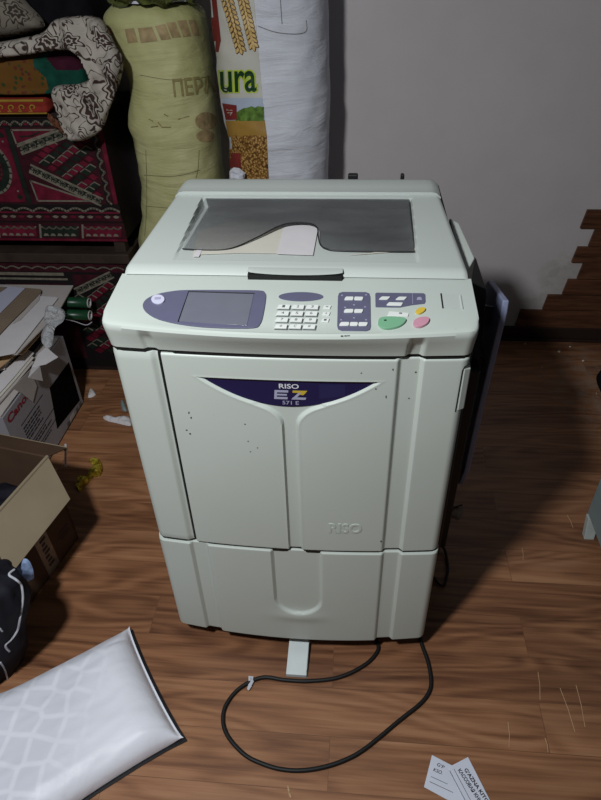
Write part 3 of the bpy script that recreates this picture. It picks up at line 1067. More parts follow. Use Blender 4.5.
def rrect(q, k=3, inset=0.12):
    pts = []
    for i in range(4):
        a = Vector((*q[i], 0)); b_ = Vector((*q[(i + 1) % 4], 0)); z_ = Vector((*q[i - 1], 0))
        la = (b_ - a).length; lz = (z_ - a).length
        rr = min(la, lz) * inset
        pts.append(a + (z_ - a).normalized() * rr); pts.append(a + (z_ + b_ - 2 * a).normalized() * rr * 0.35); pts.append(a + (b_ - a).normalized() * rr)
    return [(p.x, p.y) for p in pts]


blk = panel_item('dark_key_field', rrect([(337, 331), (371, 331.3), (370.3, 292.5), (338, 292.2)], inset=0.14), 'slate', 0.0012)
for q in ([(344, 301.3), (353.2, 301.3), (353.6, 298), (345.5, 298)], [(354, 301.3), (362.5, 301.5), (363.5, 298.2), (354.4, 298)], [(343.5, 313.8), (353, 313.8), (353.6, 310.4), (344.8, 310.4)], [(353.8, 313.9), (362.3, 314), (363.4, 310.6), (354.4, 310.4)], [(338.8, 327), (348.8, 327), (349.4, 323.4), (340.6, 323.4)], [(349.5, 327), (357.6, 327.1), (358, 323.5), (350, 323.4)], [(358.2, 327.1), (366.8, 327.2), (368, 323.6), (358.6, 323.5)]):
    panel_item('field_key', rrect(q, inset=0.3), 'key', 0.0022, blk, base=0.0012)
for (px, py) in ((342, 296), (366, 295.5), (354, 305.5), (345, 308), (365, 307.5), (354, 318.5), (341, 320.5), (366, 320.5)):
    panel_item('indicator', [(px - .9, py + .5), (px + .9, py + .5), (px + .9, py - .5), (px - .9, py - .5)], 'grey_print', 0.0004, blk, base=0.0012)
blk2 = panel_item('dark_key_field', [(375.5, 307.5), (400, 307.8), (412, 305.4), (424.5, 304), (425.5, 302), (425.3, 295), (423.8, 293.6), (376.5, 293), (375.2, 294)], 'slate', 0.0012)
for q in ([(378.5, 300.8), (387.6, 301), (390.5, 298), (381.5, 297.8)], [(395, 301), (404.5, 301.2), (407.2, 298.2), (398.5, 298)], [(386, 306.6), (401.5, 307), (403, 303.9), (388.5, 303.6)]):
    panel_item('field_key', rrect(q, inset=0.25), 'key', 0.0022, blk2, base=0.0012)
panel_item('field_divider', [(412.4, 304.6), (412.9, 304.6), (412.6, 294.4), (412.1, 294.4)], 'grey_print', 0.0004, blk2, base=0.0012)
panel_item('indicator', [(416.5, 300.5), (422, 300.6), (421, 297.6), (417.5, 297.8)], 'grey_print', 0.0004, blk2, base=0.0012)
kb = panel_item('flat_key', rrect([(387, 316.5), (408, 317.3), (409, 313.7), (389, 311.8)], inset=0.2), 'key', 0.0018)
panel_item('indicator', [(399, 314.7), (402, 314.8), (402, 313.6), (399, 313.5)], 'keyside', 0.0004, kb, base=0.0018)
b = panel_item('green_start_button', [(378, 324), (380, 319.5), (388, 318.2), (398, 318.6), (405.5, 320), (404.5, 324), (399, 327.8), (390, 329.8), (383, 329.4), (379, 327)], 'green', 0.0042, k=3)
tag(b, label='green start button')
panel_item('button_icon', [(384, 323.2), (386.5, 323), (386.2, 321.6), (383.8, 321.8)], 'green_text', 0.0004, b, base=0.0042)
b = panel_item('pink_stop_button', [(413, 325.5), (414.5, 321.5), (420, 318.8), (427, 318.6), (429.2, 320.5), (427.5, 324.5), (422, 327.8), (416, 328)], 'pink', 0.0042, k=3)
tag(b, label='pink stop button')
b = panel_item('yellow_reset_button', [(415.5, 313), (417.5, 310), (422, 308.6), (425.2, 309.5), (424.5, 312), (421, 314.4), (417.5, 314.8)], 'yellow', 0.0036, k=3)
tag(b, label='yellow reset button')
# shallow card recess at the right: raised frame and dark edge
m = MB(); m.slab([pan(443.2, 308.5, 0.0008), pan(462, 309.5, 0.0008), pan(461, 295, 0.0008), pan(441.5, 293.5, 0.0008)], -PN * 0.0006); m.build('card_recess', M['shell_lid'], panel, smooth=0, bevel=0.0003)
m = MB(); m.tube([pan(441, 294, 0.0004), pan(443, 308.5, 0.0004)], 0.0014, 6); m.build('recess_edge', M['dark'], panel)
m = MB(); m.tube([pan(460, 296, 0.0006), pan(462.3, 309.5, 0.0006)], 0.0018, 6); m.build('recess_edge', M['shell'], panel)
for (px, py) in ((342, 336.2), (345.5, 336), (348.5, 335.8)):
    m = MB(); m.slab([pan(px - 1.3, py + .5, 0.0006), pan(px + 1.3, py + .5, 0.0006), pan(px + 1.3, py - .5, 0.0006), pan(px - 1.3, py - .5, 0.0006)], -PN * 0.0005)
    m.build('scuff_mark', M['scuff'], panel, smooth=0)

# scanner lid, with an open pocket and a wavy smoked sheet
LZ = lambda y: 0.9565 + 0.0225 * (y - 0.148) / 0.282
def half(y): return 0.3 - 0.0225 * (y - 0.125) / 0.305
ys = [0.128, 0.1305, 0.135, 0.141, 0.148] + lin(0.150, 0.432, 142)
us = lin(-1, 1, 241)
rows = []
for y in ys:
    hw = half(y)
    r = []
    for u in us:
        x = u * hw
        z = LZ(y)
        if y < 0.148:
            f = (0.148 - y) / 0.02
            z = 0.9565 - 0.011 * f * f
        e = max(0, abs(x) - (hw - 0.008)) / 0.008
        z -= 0.004 * e * e
        if 0.162 < y < 0.4225:
            wl = sstep(0.2185, 0.2155, abs(x))
            z += (min(z, 0.9565) - z) * wl
        r.append(Vector((x, y, z)))
    rows.append(r)
m = MB(); m.grid(rows)
ring = rows[0] + [r[-1] for r in rows[1:]] + rows[-1][-2::-1] + [r[0] for r in rows[-2:0:-1]]
n = len(ring)
def lowz(p):
    if p.y < 0.1285:
        a = sstep(-0.082, -0.076, p.x) * sstep(0.091, 0.085, p.x)
        return 0.9480 + 0.0040 * a
    return 0.9480
low = [Vector((p.x, p.y, min(p.z - 0.0002, lowz(p)))) for p in ring]
m.add(ring + low, [(i, (i + 1) % n, (i + 1) % n + n, i + n) for i in range(n)])
lid = m.build('scanner_lid', M['shell_lid'], duo, smooth=30)
m = MB(); m.box((-0.292, 0.1315, 0.925), (0.292, 0.59, 0.9482)); m.build('lid_gap_shade', M['dark'], duo)  # dark filler standing in for the shade in the gap below the lid
# grip lip over the dark finger gap
m = MB()
rows = []
for x in lin(-0.078, 0.087, 34):
    b_ = 0.012 * math.sin(PI * (x + 0.078) / 0.165) ** 0.5
    rows.append([Vector((x, 0.140, 0.9560)), Vector((x, 0.130 - b_ * 0.6, 0.9565)), Vector((x, 0.127 - b_, 0.9545)), Vector((x, 0.129 - b_ * .9, 0.9525)), Vector((x, 0.134, 0.9525))])
m.grid(rows); m.build('lid_grip', M['shell_lid'], lid, smooth=50)
m = MB(); m.box((-0.077, 0.1195, 0.9395), (0.086, 0.133, 0.9520)); m.build('grip_gap_shade', M['dark'], lid)  # solid dark block that puts the finger gap's shade into colour
# rear hinge cover
m = MB()
rows = []
for i, x in enumerate(lin(-0.279, 0.279, 60)):
    e = max(0, abs(x) - 0.262) / 0.017
    dz = 0.010 * e * e
    rows.append([Vector((x, 0.4335, 0.945)), Vector((x, 0.4335, 0.9865 - dz  )), Vector((x, 0.436, 0.986 - dz )), Vector((x, 0.46, 0.988 - dz )), Vector((x, 0.50, 0.9885 - dz )), Vector((x, 0.513, 0.9865 - dz )), Vector((x, 0.522, 0.981 - dz )), Vector((x, 0.526, 0.965 - dz)), Vector((x, 0.528, 0.945))])
m.grid(rows); m.add(rows[0], [tuple(range(9))]); m.add(rows[-1], [tuple(reversed(range(9)))])
m.build('hinge_cover', M['shell_lid'], duo, smooth=40)
for x, w_ in ((0.097, 0.011), (0.205, 0.004)):
    m = MB(); m.box((x - w_, 0.53, 0.93), (x + w_, 0.546, 0.9905)); m.build('hinge', M['black_plastic'], duo, bevel=0.003)
# smoked sheet
fr_pts = [(-0.211, 0.205), (-0.17, 0.201), (-0.135, 0.203), (-0.11, 0.216), (-0.075, 0.255), (-0.045, 0.294), (-0.025, 0.309), (0.0, 0.314), (0.020, 0.309), (0.033, 0.292), (0.037, 0.26), (0.043, 0.226), (0.055, 0.211), (0.075, 0.205), (0.14, 0.203), (0.213, 0.204)]
fc = catmull([Vector((x, y, 0)) for x, y in fr_pts], 5)
rows = []
for p in fc:
    rows.append([Vector((p.x, p.y + (0.4215 - p.y) * k / 10, LZ(p.y + (0.4215 - p.y) * k / 10) - 0.0015)) for k in range(11)])
m = MB(); m.grid(rows, flip=True)
smo = m.build('smoked_cover', M['smoke'], lid, smooth=40, recalc=False)
tag(smo, label='smoked clear plastic sheet with wavy front edge')
m = MB(); m.tube([Vector((p.x, p.y, LZ(p.y) - 0.0014)) for p in fc], 0.0013, 6)
m.build('cover_rim', M['black_plastic'], smo)
# pale wedge cover on the right flank
m = MB()
A = [Vector((0.301, 0.43, 0.935)), Vector((0.301, 0.175, 0.925)), Vector((0.329, 0.245, 0.93)), Vector((0.318, 0.40, 0.935))]
m.slab(A, (0, 0, -0.07))
m.build('flank_cover', M['shell'], duo, bevel=0.003)
# black paper exit housing and folded-up grey-blue tray on the right
m = MB()
m.slab([(0.301, 0.16, 0.16), (0.345, 0.18, 0.14), (0.350, 0.22, 0.80), (0.301, 0.20, 0.90)], (0, 0.32, 0))
m.slab([(0.340, 0.31, 0.62), (0.388, 0.31, 0.66), (0.388, 0.36, 0.805), (0.340, 0.34, 0.835)], (0, 0.16, 0))
m.slab([(0.345, 0.24, 0.10), (0.372, 0.24, 0.10), (0.385, 0.27, 0.66), (0.345, 0.27, 0.66)], (0, 0.2, 0))
m.build('exit_housing', M['black_plastic'], duo, bevel=0.005)
m = MB()
prof = [(0.36, 0.22), (0.328, 0.30), (0.322, 0.50), (0.308, 0.69), (0.300, 0.785), (0.306, 0.810), (0.466, 0.775), (0.50, 0.735), (0.50, 0.22)]
m.slab([(0.402 + 0.012 * (z - 0.1), y, z) for y, z in prof], (0.014, 0, 0))
tray = m.build('receiving_tray', M['bluegrey'], duo, bevel=0.004)
tag(tray, label='grey-blue paper tray folded up on the right side')
m = MB(); m.slab([(0.4065, 0.442, 0.724), (0.4065, 0.356, 0.768), (0.4065, 0.349, 0.726), (0.4065, 0.426, 0.680)], (0.006, 0, 0)); m.build('tray_guide', M['blue_dark'], tray, bevel=0.002)
for z in (0.2, 0.56):
    m = MB(); m.box((0.360, 0.35, z + 0.04), (0.406, 0.44, z + 0.08)); m.build('tray_bracket', M['black_plastic'], duo, bevel=0.002)

# papers in the lid pocket
def sheet(name, pix, z, mat, label, cat, th=0.0006, group=None, zf=None, sub=1):
    pts = []
    for i, p in enumerate(pix):
        zz_ = z if not isinstance(z, (list, tuple)) else z[i]
        pts.append(at(p[0], p[1], zz_))
    m = MB(); m.slab(pts, (0, 0, -th))
    return tag(m.build(name, M[mat], smooth=0), label, cat, group)


sheet('cardboard_sheet', [(193, 254.5), (198, 231), (258, 213), (305, 213), (298, 253.5), (240, 252.8)], 0.9586, 'beige', 'beige sheet lying in the lid pocket of the duplicator', 'paper')
sheet('paper_sheet', [(277, 253.8), (289, 206), (322, 206), (313, 255)], 0.9596, 'paper_white', 'white sheet sticking out under the wavy smoked cover', 'paper')
sheet('paper_sheet', [(348, 255.2), (372, 252.5), (413, 246), (416.5, 250)], 0.9588, 'beige', 'thin cream sheet edge at the right end of the lid pocket', 'paper')
sheet('paper_strip', [(193, 256.5), (198, 247.5), (203, 247.5), (199, 256.5)], 0.9594, 'paper_white', 'narrow white strip at the left front of the lid pocket', 'paper')

# ================================================================== POWER CORD
cp = [(376, 640), (378, 650), (366, 664), (340, 677), (310, 681), (285, 680), (262, 677.5), (240, 688), (226, 705), (223, 722), (229, 738), (245, 755), (263, 764), (280, 769), (300, 770.5), (322, 767.5), (345, 760), (366, 748), (400, 720), (420, 704), (429, 692), (431, 680), (428, 662), (423, 648), (421, 642)]
pts = catmull([at(x, y, 0.0056) for x, y in cp] , 8)
pts = [pts[0] + Vector((0, 0.12, 0.0))] + pts + [pts[-1] + Vector((-0.02, 0.12, 0))]
m = MB(); m.tube(pts, 0.0046, 10)
cord = tag(m.build('power_cord', M['rubber']), 'black power cord looping across the floor in front of the machine', 'cable')
p = at(251, 679.5, 0.006)
m = MB()
a = [p + Vector((-0.006, 0.004, 0.008)), p + Vector((0.006, 0.004, 0.008)), p + Vector((0.0045, -0.016, 0.001)), p + Vector((-0.001, -0.027, 0.0008)), p + Vector((-0.006, -0.024, 0.0008)), p + Vector((-0.004, -0.012, 0.001))]
m.slab(a, (0, 0, -0.0007))
m.tube([p + Vector((-0.005, 0.005, 0.001)), p + Vector((0, -0.001, 0.007)), p + Vector((0.006, -0.005, 0.002)), p + Vector((0.002, -0.016, 0.001))], 0.0022, 8)
tag(m.build('cord_tag', M['white_piping'], cord), label='small white tag tied on the cord')

# ================================================================== SACKS
YS = 1.275
def bounds(left, right):
    L = sorted((aty(x, y, YS).z, aty(x, y, YS).x) for x, y in left)
    R = sorted((aty(x, y, YS).z, aty(x, y, YS).x) for x, y in right)
    return L, R


def sack(name, L, R, top, ry, mat, parent, seed, wr=0.006, ze=0.06, zt=0.06):
    m = MB(); rows = []
    zs = lin(0.0, top, 150)
    for z in zs:
        xl = interp(L, z); xr = interp(R, z)
        cx = (xl + xr) / 2; rx = (xr - xl) / 2
        k = 1.0
        if z < ze: k = 0.55 + 0.45 * math.sqrt(max(0, 1 - ((ze - z) / ze) ** 2))
        if z > top - zt: k = 0.35 + 0.65 * math.sqrt(max(0, 1 - ((z - top + zt) / zt) ** 2))
        row = []
        for i in range(112):
            a = 2 * PI * i / 112
            ca, sa = math.cos(a), math.sin(a)
            ex = 0.80
            px_ = math.copysign(abs(ca) ** ex, ca); py_ = math.copysign(abs(sa) ** ex, sa)
            q = Vector((ca * 2.2, sa * 2.2 + seed, z * 16))
            q2 = Vector((ca * 4, sa * 4 + seed, z * 38 + 0.8 * ca))
            d = 1 + (noise.noise(q) * wr + noise.noise(q2) * wr * 0.55 + noise.noise(Vector((ca * 1.1, sa * 1.1 + seed, z * 5))) * wr * 1.6) / 0.16 * abs(sa) ** 0.3
            row.append(Vector((cx + rx * k * px_ * d, 1.285 + ry * k * py_ * d, z)))
        rows.append(row)
    m.grid(rows, closev=True)
    m.add(rows[0], [tuple(range(112))]); m.add(rows[-1], [tuple(reversed(range(112)))])
    return m.build(name, mat, parent, smooth=60)


ysk = thing('grain_sack', (-0.49, 1.285, 0), 'yellowish woven sack with faded brown printing standing next to the carved chest', 'sack')
L, R = bounds([(106, 12), (112, 30), (123, 52), (133, 79), (131, 120), (137, 137), (143, 173), (144.5, 205), (141, 238)], [(201, 5), (206, 40), (210, 65), (216, 115), (221, 173)])
L = [(0.0, -0.66), (0.3, -0.68)] + L; R = [(0.0, -0.39), (0.3, -0.37), (0.6, -0.355)] + R
ys_o = sack('sack_body', L, R, 1.268, 0.155, M['sack_yellow'], ysk, 3.0, wr=0.0042)
bv = bvh_of(ys_o)
# tied, ruffled hem with olive stitching and pale inner bag
m = MB(); rows = []
for k in range(6):
    row = []
    for i in range(96):
        a = 2 * PI * i / 96
        rr = 1.0 + 0.05 * math.sin(11 * a + k) + 0.04 * math.sin(23 * a)
        row.append(Vector((-0.500 + (0.126 + 0.003 * k) * rr * math.copysign(abs(math.cos(a)) ** 0.8, math.cos(a)), 1.285 + (0.145 + 0.003 * k) * rr * math.copysign(abs(math.sin(a)) ** 0.8, math.sin(a)), 1.262 + 0.004 * k + 0.007 * math.sin(7 * a + 1) + 0.004 * math.sin(17 * a))))
    rows.append(row)
m.grid(rows, closev=True); m.build('ruffled_hem', M['dark_green_hem'], ysk, smooth=40)
m = MB(); rows = []
for k in range(14):
    f = k / 13
    row = []
    for i in range(80):
        a = 2 * PI * i / 80
        rr = (1 - f ** 3 * 0.9) * (1.0 + 0.05 * math.sin(9 * a + 3 * f) + 0.03 * math.sin(17 * a))
        row.append(Vector((-0.495 + 0.125 * rr * math.cos(a) * 1.0, 1.285 + 0.130 * rr * math.sin(a), 1.262 + 0.11 * math.sin(f * PI / 2))))
    rows.append(row)
m.grid(rows, closev=True); m.add(rows[-1], [tuple(range(80))]); tag(m.build('inner_bag', M['sack_white'], ysk, smooth=60), label='pale inner bag bulging from the top')


def sack_print(parent, bvh, body, quad, mat, name='printed_text', bold=0.0, lift=0.0015, shear=0.0, space=1.0):
    vs, fs = text_fit(body, bold, space, shear)
    # subdivide long text edges by working on a fine glyph mesh
    P = []
    for u, v in vs:
        q = bil([(*c_, 0) for c_ in quad], u, v)
        P.append(onto(bvh, q.x, q.y, lift))
    m = MB()
    idx = {}
    for i, p_ in enumerate(P):
        if p_ is not None:
            idx[i] = len(m.v); m.v.append(p_)
    for f in fs:
        if all(i in idx for i in f):
            m.f.append(tuple(idx[i] for i in f)); m.m.append(0)
    return m.build(name, mat, parent, smooth=0, recalc=False)


# worn block lettering: only the faded bars of the characters are left
bars = [((128, 43), (138, 42), (134, 28), (125, 29)), ((141, 43), (158, 41), (152, 27), (138, 28)), ((161, 40), (171, 39), (165, 24), (155, 26)),
        ((172, 38), (181, 37), (175, 22), (166, 23)), ((183, 37), (191, 36), (186, 20), (177, 21)), ((193, 36), (199, 35), (195, 20), (188, 20))]
for q_ in bars:
    m = MB(); decal(m, bv, q_, 0, 5, 6, 0.0014); m.build('worn_lettering', M['faded_brown'], ysk, smooth=60)
sack_print(ysk, bv, 'ПЕРА', [(174, 97), (215, 92), (212, 75), (172, 79)], M['faded_brown2'], lift=0.003, bold=0.02)
for q_ in ([(149, 119), (153, 121)], [(158, 122), (162, 127), (171, 127)], [(151, 127), (158, 126)], [(164, 114), (168, 116)], [(178, 119), (189, 116)]):
    q = [onto(bv, x, y, 0.0012) for x, y in q_]
    m = MB(); m.tube([a for a in q if a is not None], 0.0016, 6); m.build('worn_lettering', M['faded_brown2'], ysk)
m = MB()
for cx, cy, rx, ry_ in ((206, 121, 11, 9), (205, 136, 9, 6)):
    rgs = [[onto(bv, cx + rx * f_ * math.cos(a), cy + ry_ * f_ * math.sin(a), 0.0014 + 0.0003 * (cy > 130)) for a in lin(0, 2 * PI * 23 / 24, 24)] for f_ in (0.02, 0.25, 0.5, 0.75, 1.0)]
    if all(p_ is not None for r_ in rgs for p_ in r_):
        m.grid(rgs, closev=True)
m.build('printed_roundel', M['faded_brown'], ysk, smooth=0)
for pth in ([(146, 150), (147, 200), (145, 236)], [(144, 175), (175, 176), (200, 170)], [(199, 150), (198, 168), (196, 178)], [(146, 206), (170, 208)], [(140, 75), (175, 80), (215, 76)]):
    q = [onto(bv, x, y, 0.001) for x, y in [tuple(v[:2]) for v in catmull([(*p_, 0) for p_ in pth], 6)]]
    q = [a for a in q if a is not None]
    m = MB(); m.tube(q, 0.0007, 6); m.build('loose_thread', M['string'], ysk)

wsk = thing('flour_sack', (-0.155, 1.285, 0), 'white flour sack printed with wheat ears and a golden field standing against the wall', 'sack')
L, R = bounds([(212, 0), (215, 40), (218, 57), (222, 100), (230, 140), (231, 165)], [(328, 0), (329, 50), (330, 100), (328.5, 140), (328, 175)])
L = [(0.0, -0.29), (0.35, -0.305), (0.65, -0.315)] + L + [(1.40, -0.315)]; R = [(0.0, 0.0), (0.35, 0.02)] + R + [(1.40, 0.0)]
ws_o = sack('sack_body', L, R, 1.42, 0.165, M['sack_white'], wsk, 9.0, wr=0.0045)
bv = bvh_of(ws_o)


def wdecal(name, quad, mat, nu=14, nv=14, lift=0.0012):
    m = MB(); decal(m, bv, quad, 0, nu, nv, lift)
    return m.build(name, M[mat], wsk, smooth=60)


wdecal('printed_background', [(219, 98), (262.5, 98), (253, -14), (203, -14)], 'cream_print', 24, 30)
wdecal('printed_sky', [(222.5, 121), (265, 120.5), (262.5, 97.5), (219, 97.5)], 'sky_print')
m = MB()
top = [(236, 113), (240, 110), (244, 108), (248, 107.5), (252, 106), (255, 107.5), (258, 106), (264, 107)]
for (a, b_) in zip(top, top[1:]):
    decal(m, bv, [(a[0], 121), (b_[0], 121), b_, a], 0, 3, 3, 0.0020)
m.build('printed_trees', M['leaf_print'], wsk, smooth=60)
wdecal('printed_field', [(226, 137), (267, 136), (264.8, 120), (222.8, 120.5)], 'gold_print', lift=0.0020)
wdecal('printed_field', [(230, 182), (269, 182), (266.8, 135), (225.5, 135.5)], 'field_print', lift=0.0020)
lb = wdecal('printed_label', [(226.5, 119.5), (237.5, 119.5), (237, 105), (223, 103)], 'red_print', lift=0.0030)
for q_ in ([(227.5, 109.5), (233, 110)], [(228.5, 112.5), (232.5, 112.5)], [(231, 115), (233, 112)]):
    q = [onto(bv, x, y, 0.0034) for x, y in q_]
    m = MB(); m.tube([a for a in q if a is not None], 0.0011, 6); m.build('label_mark', M['cream_print'], wsk)
wdecal('printed_label', [(231, 168), (241.5, 168), (241, 153), (229.5, 153)], 'red_print', 6, 6, 0.0030)
wdecal('printed_band', [(211, 52), (219, 52), (221.5, 40), (209, 40)], 'red_print', 5, 5, 0.0022)
wdecal('printed_band', [(209, 41), (221.5, 41), (216, -12), (204, -12)], 'red_print', 5, 9, 0.0024)
sack_print(wsk, bv, 'ura', [(219.8, 93.8), (258.5, 93.2), (257.5, 69), (218.8, 69.6)], M['lime_text'], bold=0.055, lift=0.0024)
sack_print(wsk, bv, 'ura', [(221.5, 92.6), (257, 92), (256, 70.4), (220.6, 71)], M['green_text'], bold=0.015, lift=0.0031)
# wheat ears, one kernel after the other
def ear(p0, p1, wd, n_):
    a = Vector((*p0, 0)); b_ = Vector((*p1, 0)); dr = (b_ - a).normalized(); sd = Vector((-dr.y, dr.x, 0))
    mk = MB(); ml = MB()
    for i in range(n_):
        f = (i + 0.5) / n_
        c0 = a.lerp(b_, f)
        wdt = wd * (1 - 0.30 * f)
        for s_ in ((-1, 1, 0) if i % 2 else (1, -1, 0)):
            cc = c0 + sd * (s_ * wdt * 0.42) + dr * (2.2 if s_ == 0 else 0)
            ang = math.atan2(dr.y, dr.x) + s_ * 0.55
            for mm, sc, lf in ((ml, 1.0, 0.0021), (mk, 0.66, 0.0030)):
                ring = []
                for t_ in lin(0, 2 * PI * 11 / 12, 12):
                    tp = 1 - 0.5 * max(0, math.cos(t_))
                    ex = 3.5 * (sc if sc == 1 else 0.8) * math.cos(t_); ey = 2.1 * sc * math.sin(t_) * tp
                    ring.append(onto(bv, cc.x + ex * math.cos(ang) - ey * math.sin(ang), cc.y + ex * math.sin(ang) + ey * math.cos(ang), lf + 0.00012 * (2 * i + (s_ == 0))))
                if all(r is not None for r in ring):
                    mm.add(ring, [tuple(range(12))])
    ml.build('printed_wheat_outline', M['grain_dark'], wsk, smooth=0, recalc=False)
    mk.build('printed_wheat', M['grain'], wsk, smooth=0, recalc=False)


ear((225, -10), (242, 52), 10.5, 12)
ear((241, -10), (254.5, 48), 9.0, 12)
# stitches, and crease lines with their shade put into grey, on the blank side
for pth in ([(280, -6), (281, 10), (282, 24)], [(258, 26), (275, 32), (295, 34), (306, 31), (306, 20)]):
    q = [onto(bv, x, y, 0.0004) for x, y in [tuple(v[:2]) for v in catmull([(*p_, 0) for p_ in pth], 6)]]
    m = MB(); m.tube([a for a in q if a is not None], 0.0013, 6); m.build('crease_stitch', M['crease_thread'], wsk)
# crumpled white edge of plastic sticking out of the flour sack
pl = [(aty(x, y, 1.105).x, aty(x, y, 1.105).z) for x, y in ((229, 186), (229, 172), (233, 168), (239, 169), (245, 174), (243, 186))]
m = inflate(pl, lambda u, v, h: (u, 1.113 - h, v), 0.004, 0.014, 0.006, 0.015, 0.012, 60, 4.0); m.build('crumpled_edge', M['sack_white'], wsk, smooth=30)

# ================================================================== CHESTS
YC = 1.15
class Relief(MB):
    def poly(s, pts, h, mat):
        s.slab([(x, YC - h, z) for x, z in pts], (0, h, 0), mat)

    def stroke(s, pts, wd, h, mat):
        pts = [Vector((x, z)) for x, z in pts]
        for a, b_ in zip(pts, pts[1:]):
            d = (b_ - a)
            if d.length < 1e-6: continue
            d.normalize(); n_ = Vector((-d.y, d.x)) * wd / 2
            e = d * wd * 0.25
            s.poly([tuple(a - n_ - e), tuple(b_ - n_ + e), tuple(b_ + n_ + e), tuple(a + n_ - e)], h, mat)


CR, MA, BO, AS, IN = 0, 1, 2, 3, 4
CM = [M['crimson'], M['maroon'], M['bottle'], M['ash'], M['ink']]


def scallops(r, x0, x1, z, n_, amp, wd, h, mat, down=False, vertical=False):
    st = (x1 - x0) / n_
    for i in range(n_):
        pts = []
        for k in range(7):
            f = k / 6
            a_ = x0 + st * (i + f); b_ = z + (-1 if down else 1) * amp * math.sin(PI * f)
            pts.append((b_, a_) if vertical else (a_, b_))
        r.stroke(pts, wd, h, mat)


def hook_band(r, a, b_, wd, n_):
    """band with running hooks between two points"""
    a = Vector(a); b_ = Vector(b_); d = (b_ - a).normalized(); nn = Vector((-d.y, d.x)); L_ = (b_ - a).length
    r.poly([tuple(a - nn * wd / 2), tuple(b_ - nn * wd / 2), tuple(b_ + nn * wd / 2), tuple(a + nn * wd / 2)], 0.002, BO)
    r.stroke([tuple(a + nn * wd / 2), tuple(b_ + nn * wd / 2)], 0.006, 0.0035, AS)
    r.stroke([tuple(a - nn * wd / 2), tuple(b_ - nn * wd / 2)], 0.006, 0.0035, AS)
    st = L_ / n_
    for i in range(n_):
        c0 = a + d * st * (i + 0.5)
        pts = []
        for k in range(8):
            t_ = -0.6 * PI + 1.55 * PI * k / 7
            pts.append(tuple(c0 + d * math.cos(t_) * st * 0.30 + nn * math.sin(t_) * wd * 0.26))
        r.stroke([tuple(c0 - d * st * 0.5 - nn * wd * 0.28)] + pts, 0.006, 0.0032, AS)


def diamonds(r, region, x0, x1, z0, z1, sx_, sz):
    j = 0
    z = z0
    while z < z1:
        i = 0
        x = x0 + (sx_ / 2 if j % 2 else 0)
        while x < x1:
            if inside((x, z), region):
                mt = CR if (i + j // 2) % 2 == 0 else BO
                r.poly([(x - sx_ * 0.44, z), (x, z - sz * 0.8), (x + sx_ * 0.44, z), (x, z + sz * 0.8)], 0.002 + 0.0006 * ((i * 7 + j * 3) % 3), mt)
                r.stroke([(x - sx_ * 0.38, z + sz * 0.12), (x, z + sz * 0.85), (x + sx_ * 0.38, z + sz * 0.12)], 0.0028, 0.0042, AS if (i * 5 + j * 3) % 4 < 2 else MA)
            x += sx_; i += 1
        z += sz; j += 1


XR = -0.698
XL = -1.62
ch = thing('carved_chest', ((XR + XL) / 2, 1.31, 0.515), 'red and black carved wooden chest with zigzag ornaments, stacked upper of the two', 'chest')
m = MB(); m.box((XL, YC, 0.56), (XR, 1.455, 0.965)); m.build('chest_case', M['oldwood_dark'], ch, bevel=0.004)
m = MB(); m.box((XL - 0.006, YC - 0.004, 0.965), (XR + 0.006, 1.458, 0.982)); m.build('chest_lid', M['oldwood_dark'], ch, bevel=0.004)
for lx in (XR - 0.05, XL + 0.01):
    for ly in (1.155, 1.41):
        m = MB(); m.box((lx, ly, 0.515), (lx + 0.04, ly + 0.04, 0.56)); m.build('leg', M['oldwood'], ch, bevel=0.003)
r = Relief()
# top scallop strip
r.poly([(XL, 0.942), (XR - 0.006, 0.942), (XR - 0.006, 0.964), (XL, 0.964)], 0.0012, IN)
scallops(r, XL, XR - 0.02, 0.946, 26, 0.012, 0.005, 0.0035, AS)
for i in range(26):
    x = XL + (XR - 0.02 - XL) * (i + 0.5) / 26
    r.poly([(x - 0.009, 0.946), (x + 0.009, 0.946), (x + 0.005, 0.953), (x - 0.005, 0.953)], 0.0028, CR if i % 3 else BO)
# main field
Z0, Z1 = 0.694, 0.940
XM = -1.005          # divider between the wedge field and the medallion
r.poly([(XL, Z0), (XR, Z0), (XR, Z1), (XL, Z1)], 0.0008, MA)
ap = (XM + 0.022, 0.842)
up_, lo_ = (XR - 0.085, 0.955), (XR - 0.035, Z0 + 0.004)
reg = [ap, (XR - 0.05, 0.955), (XR - 0.05, Z0 + 0.012)]
diamonds(r, [(ap[0], ap[1]), (-0.79, 0.925), (XR - 0.045, 0.935), (XR - 0.05, Z0 + 0.006)], ap[0], XR - 0.03, Z0 + 0.004, 0.94, 0.044, 0.0145)
hook_band(r, (ap[0] - 0.005, ap[1] + 0.028), (-0.80, 0.930), 0.026, 6)
hook_band(r, (ap[0] + 0.012, ap[1] - 0.030), (XR - 0.055, Z0 + 0.006), 0.026, 8)
# red corner triangles
r.poly([(XM + 0.008, 0.932), (XM + 0.012, 0.888), (-0.845, 0.932)], 0.0022, CR)
r.stroke([(XM + 0.008, 0.932), (XM + 0.012, 0.888), (-0.845, 0.932), (XM + 0.008, 0.932)], 0.005, 0.0034, AS)
r.stroke([(XM + 0.03, 0.912), (XM + 0.07, 0.914), (XM + 0.10, 0.926)], 0.004, 0.0036, BO)
r.poly([(XM + 0.028, Z0 + 0.012), (XM + 0.022, Z0 + 0.075), (-0.80, Z0 + 0.012)], 0.0022, CR)
r.stroke([(XM + 0.028, Z0 + 0.010), (XM + 0.022, Z0 + 0.078), (-0.79, Z0 + 0.010), (XM + 0.028, Z0 + 0.010)], 0.005, 0.0034, AS)
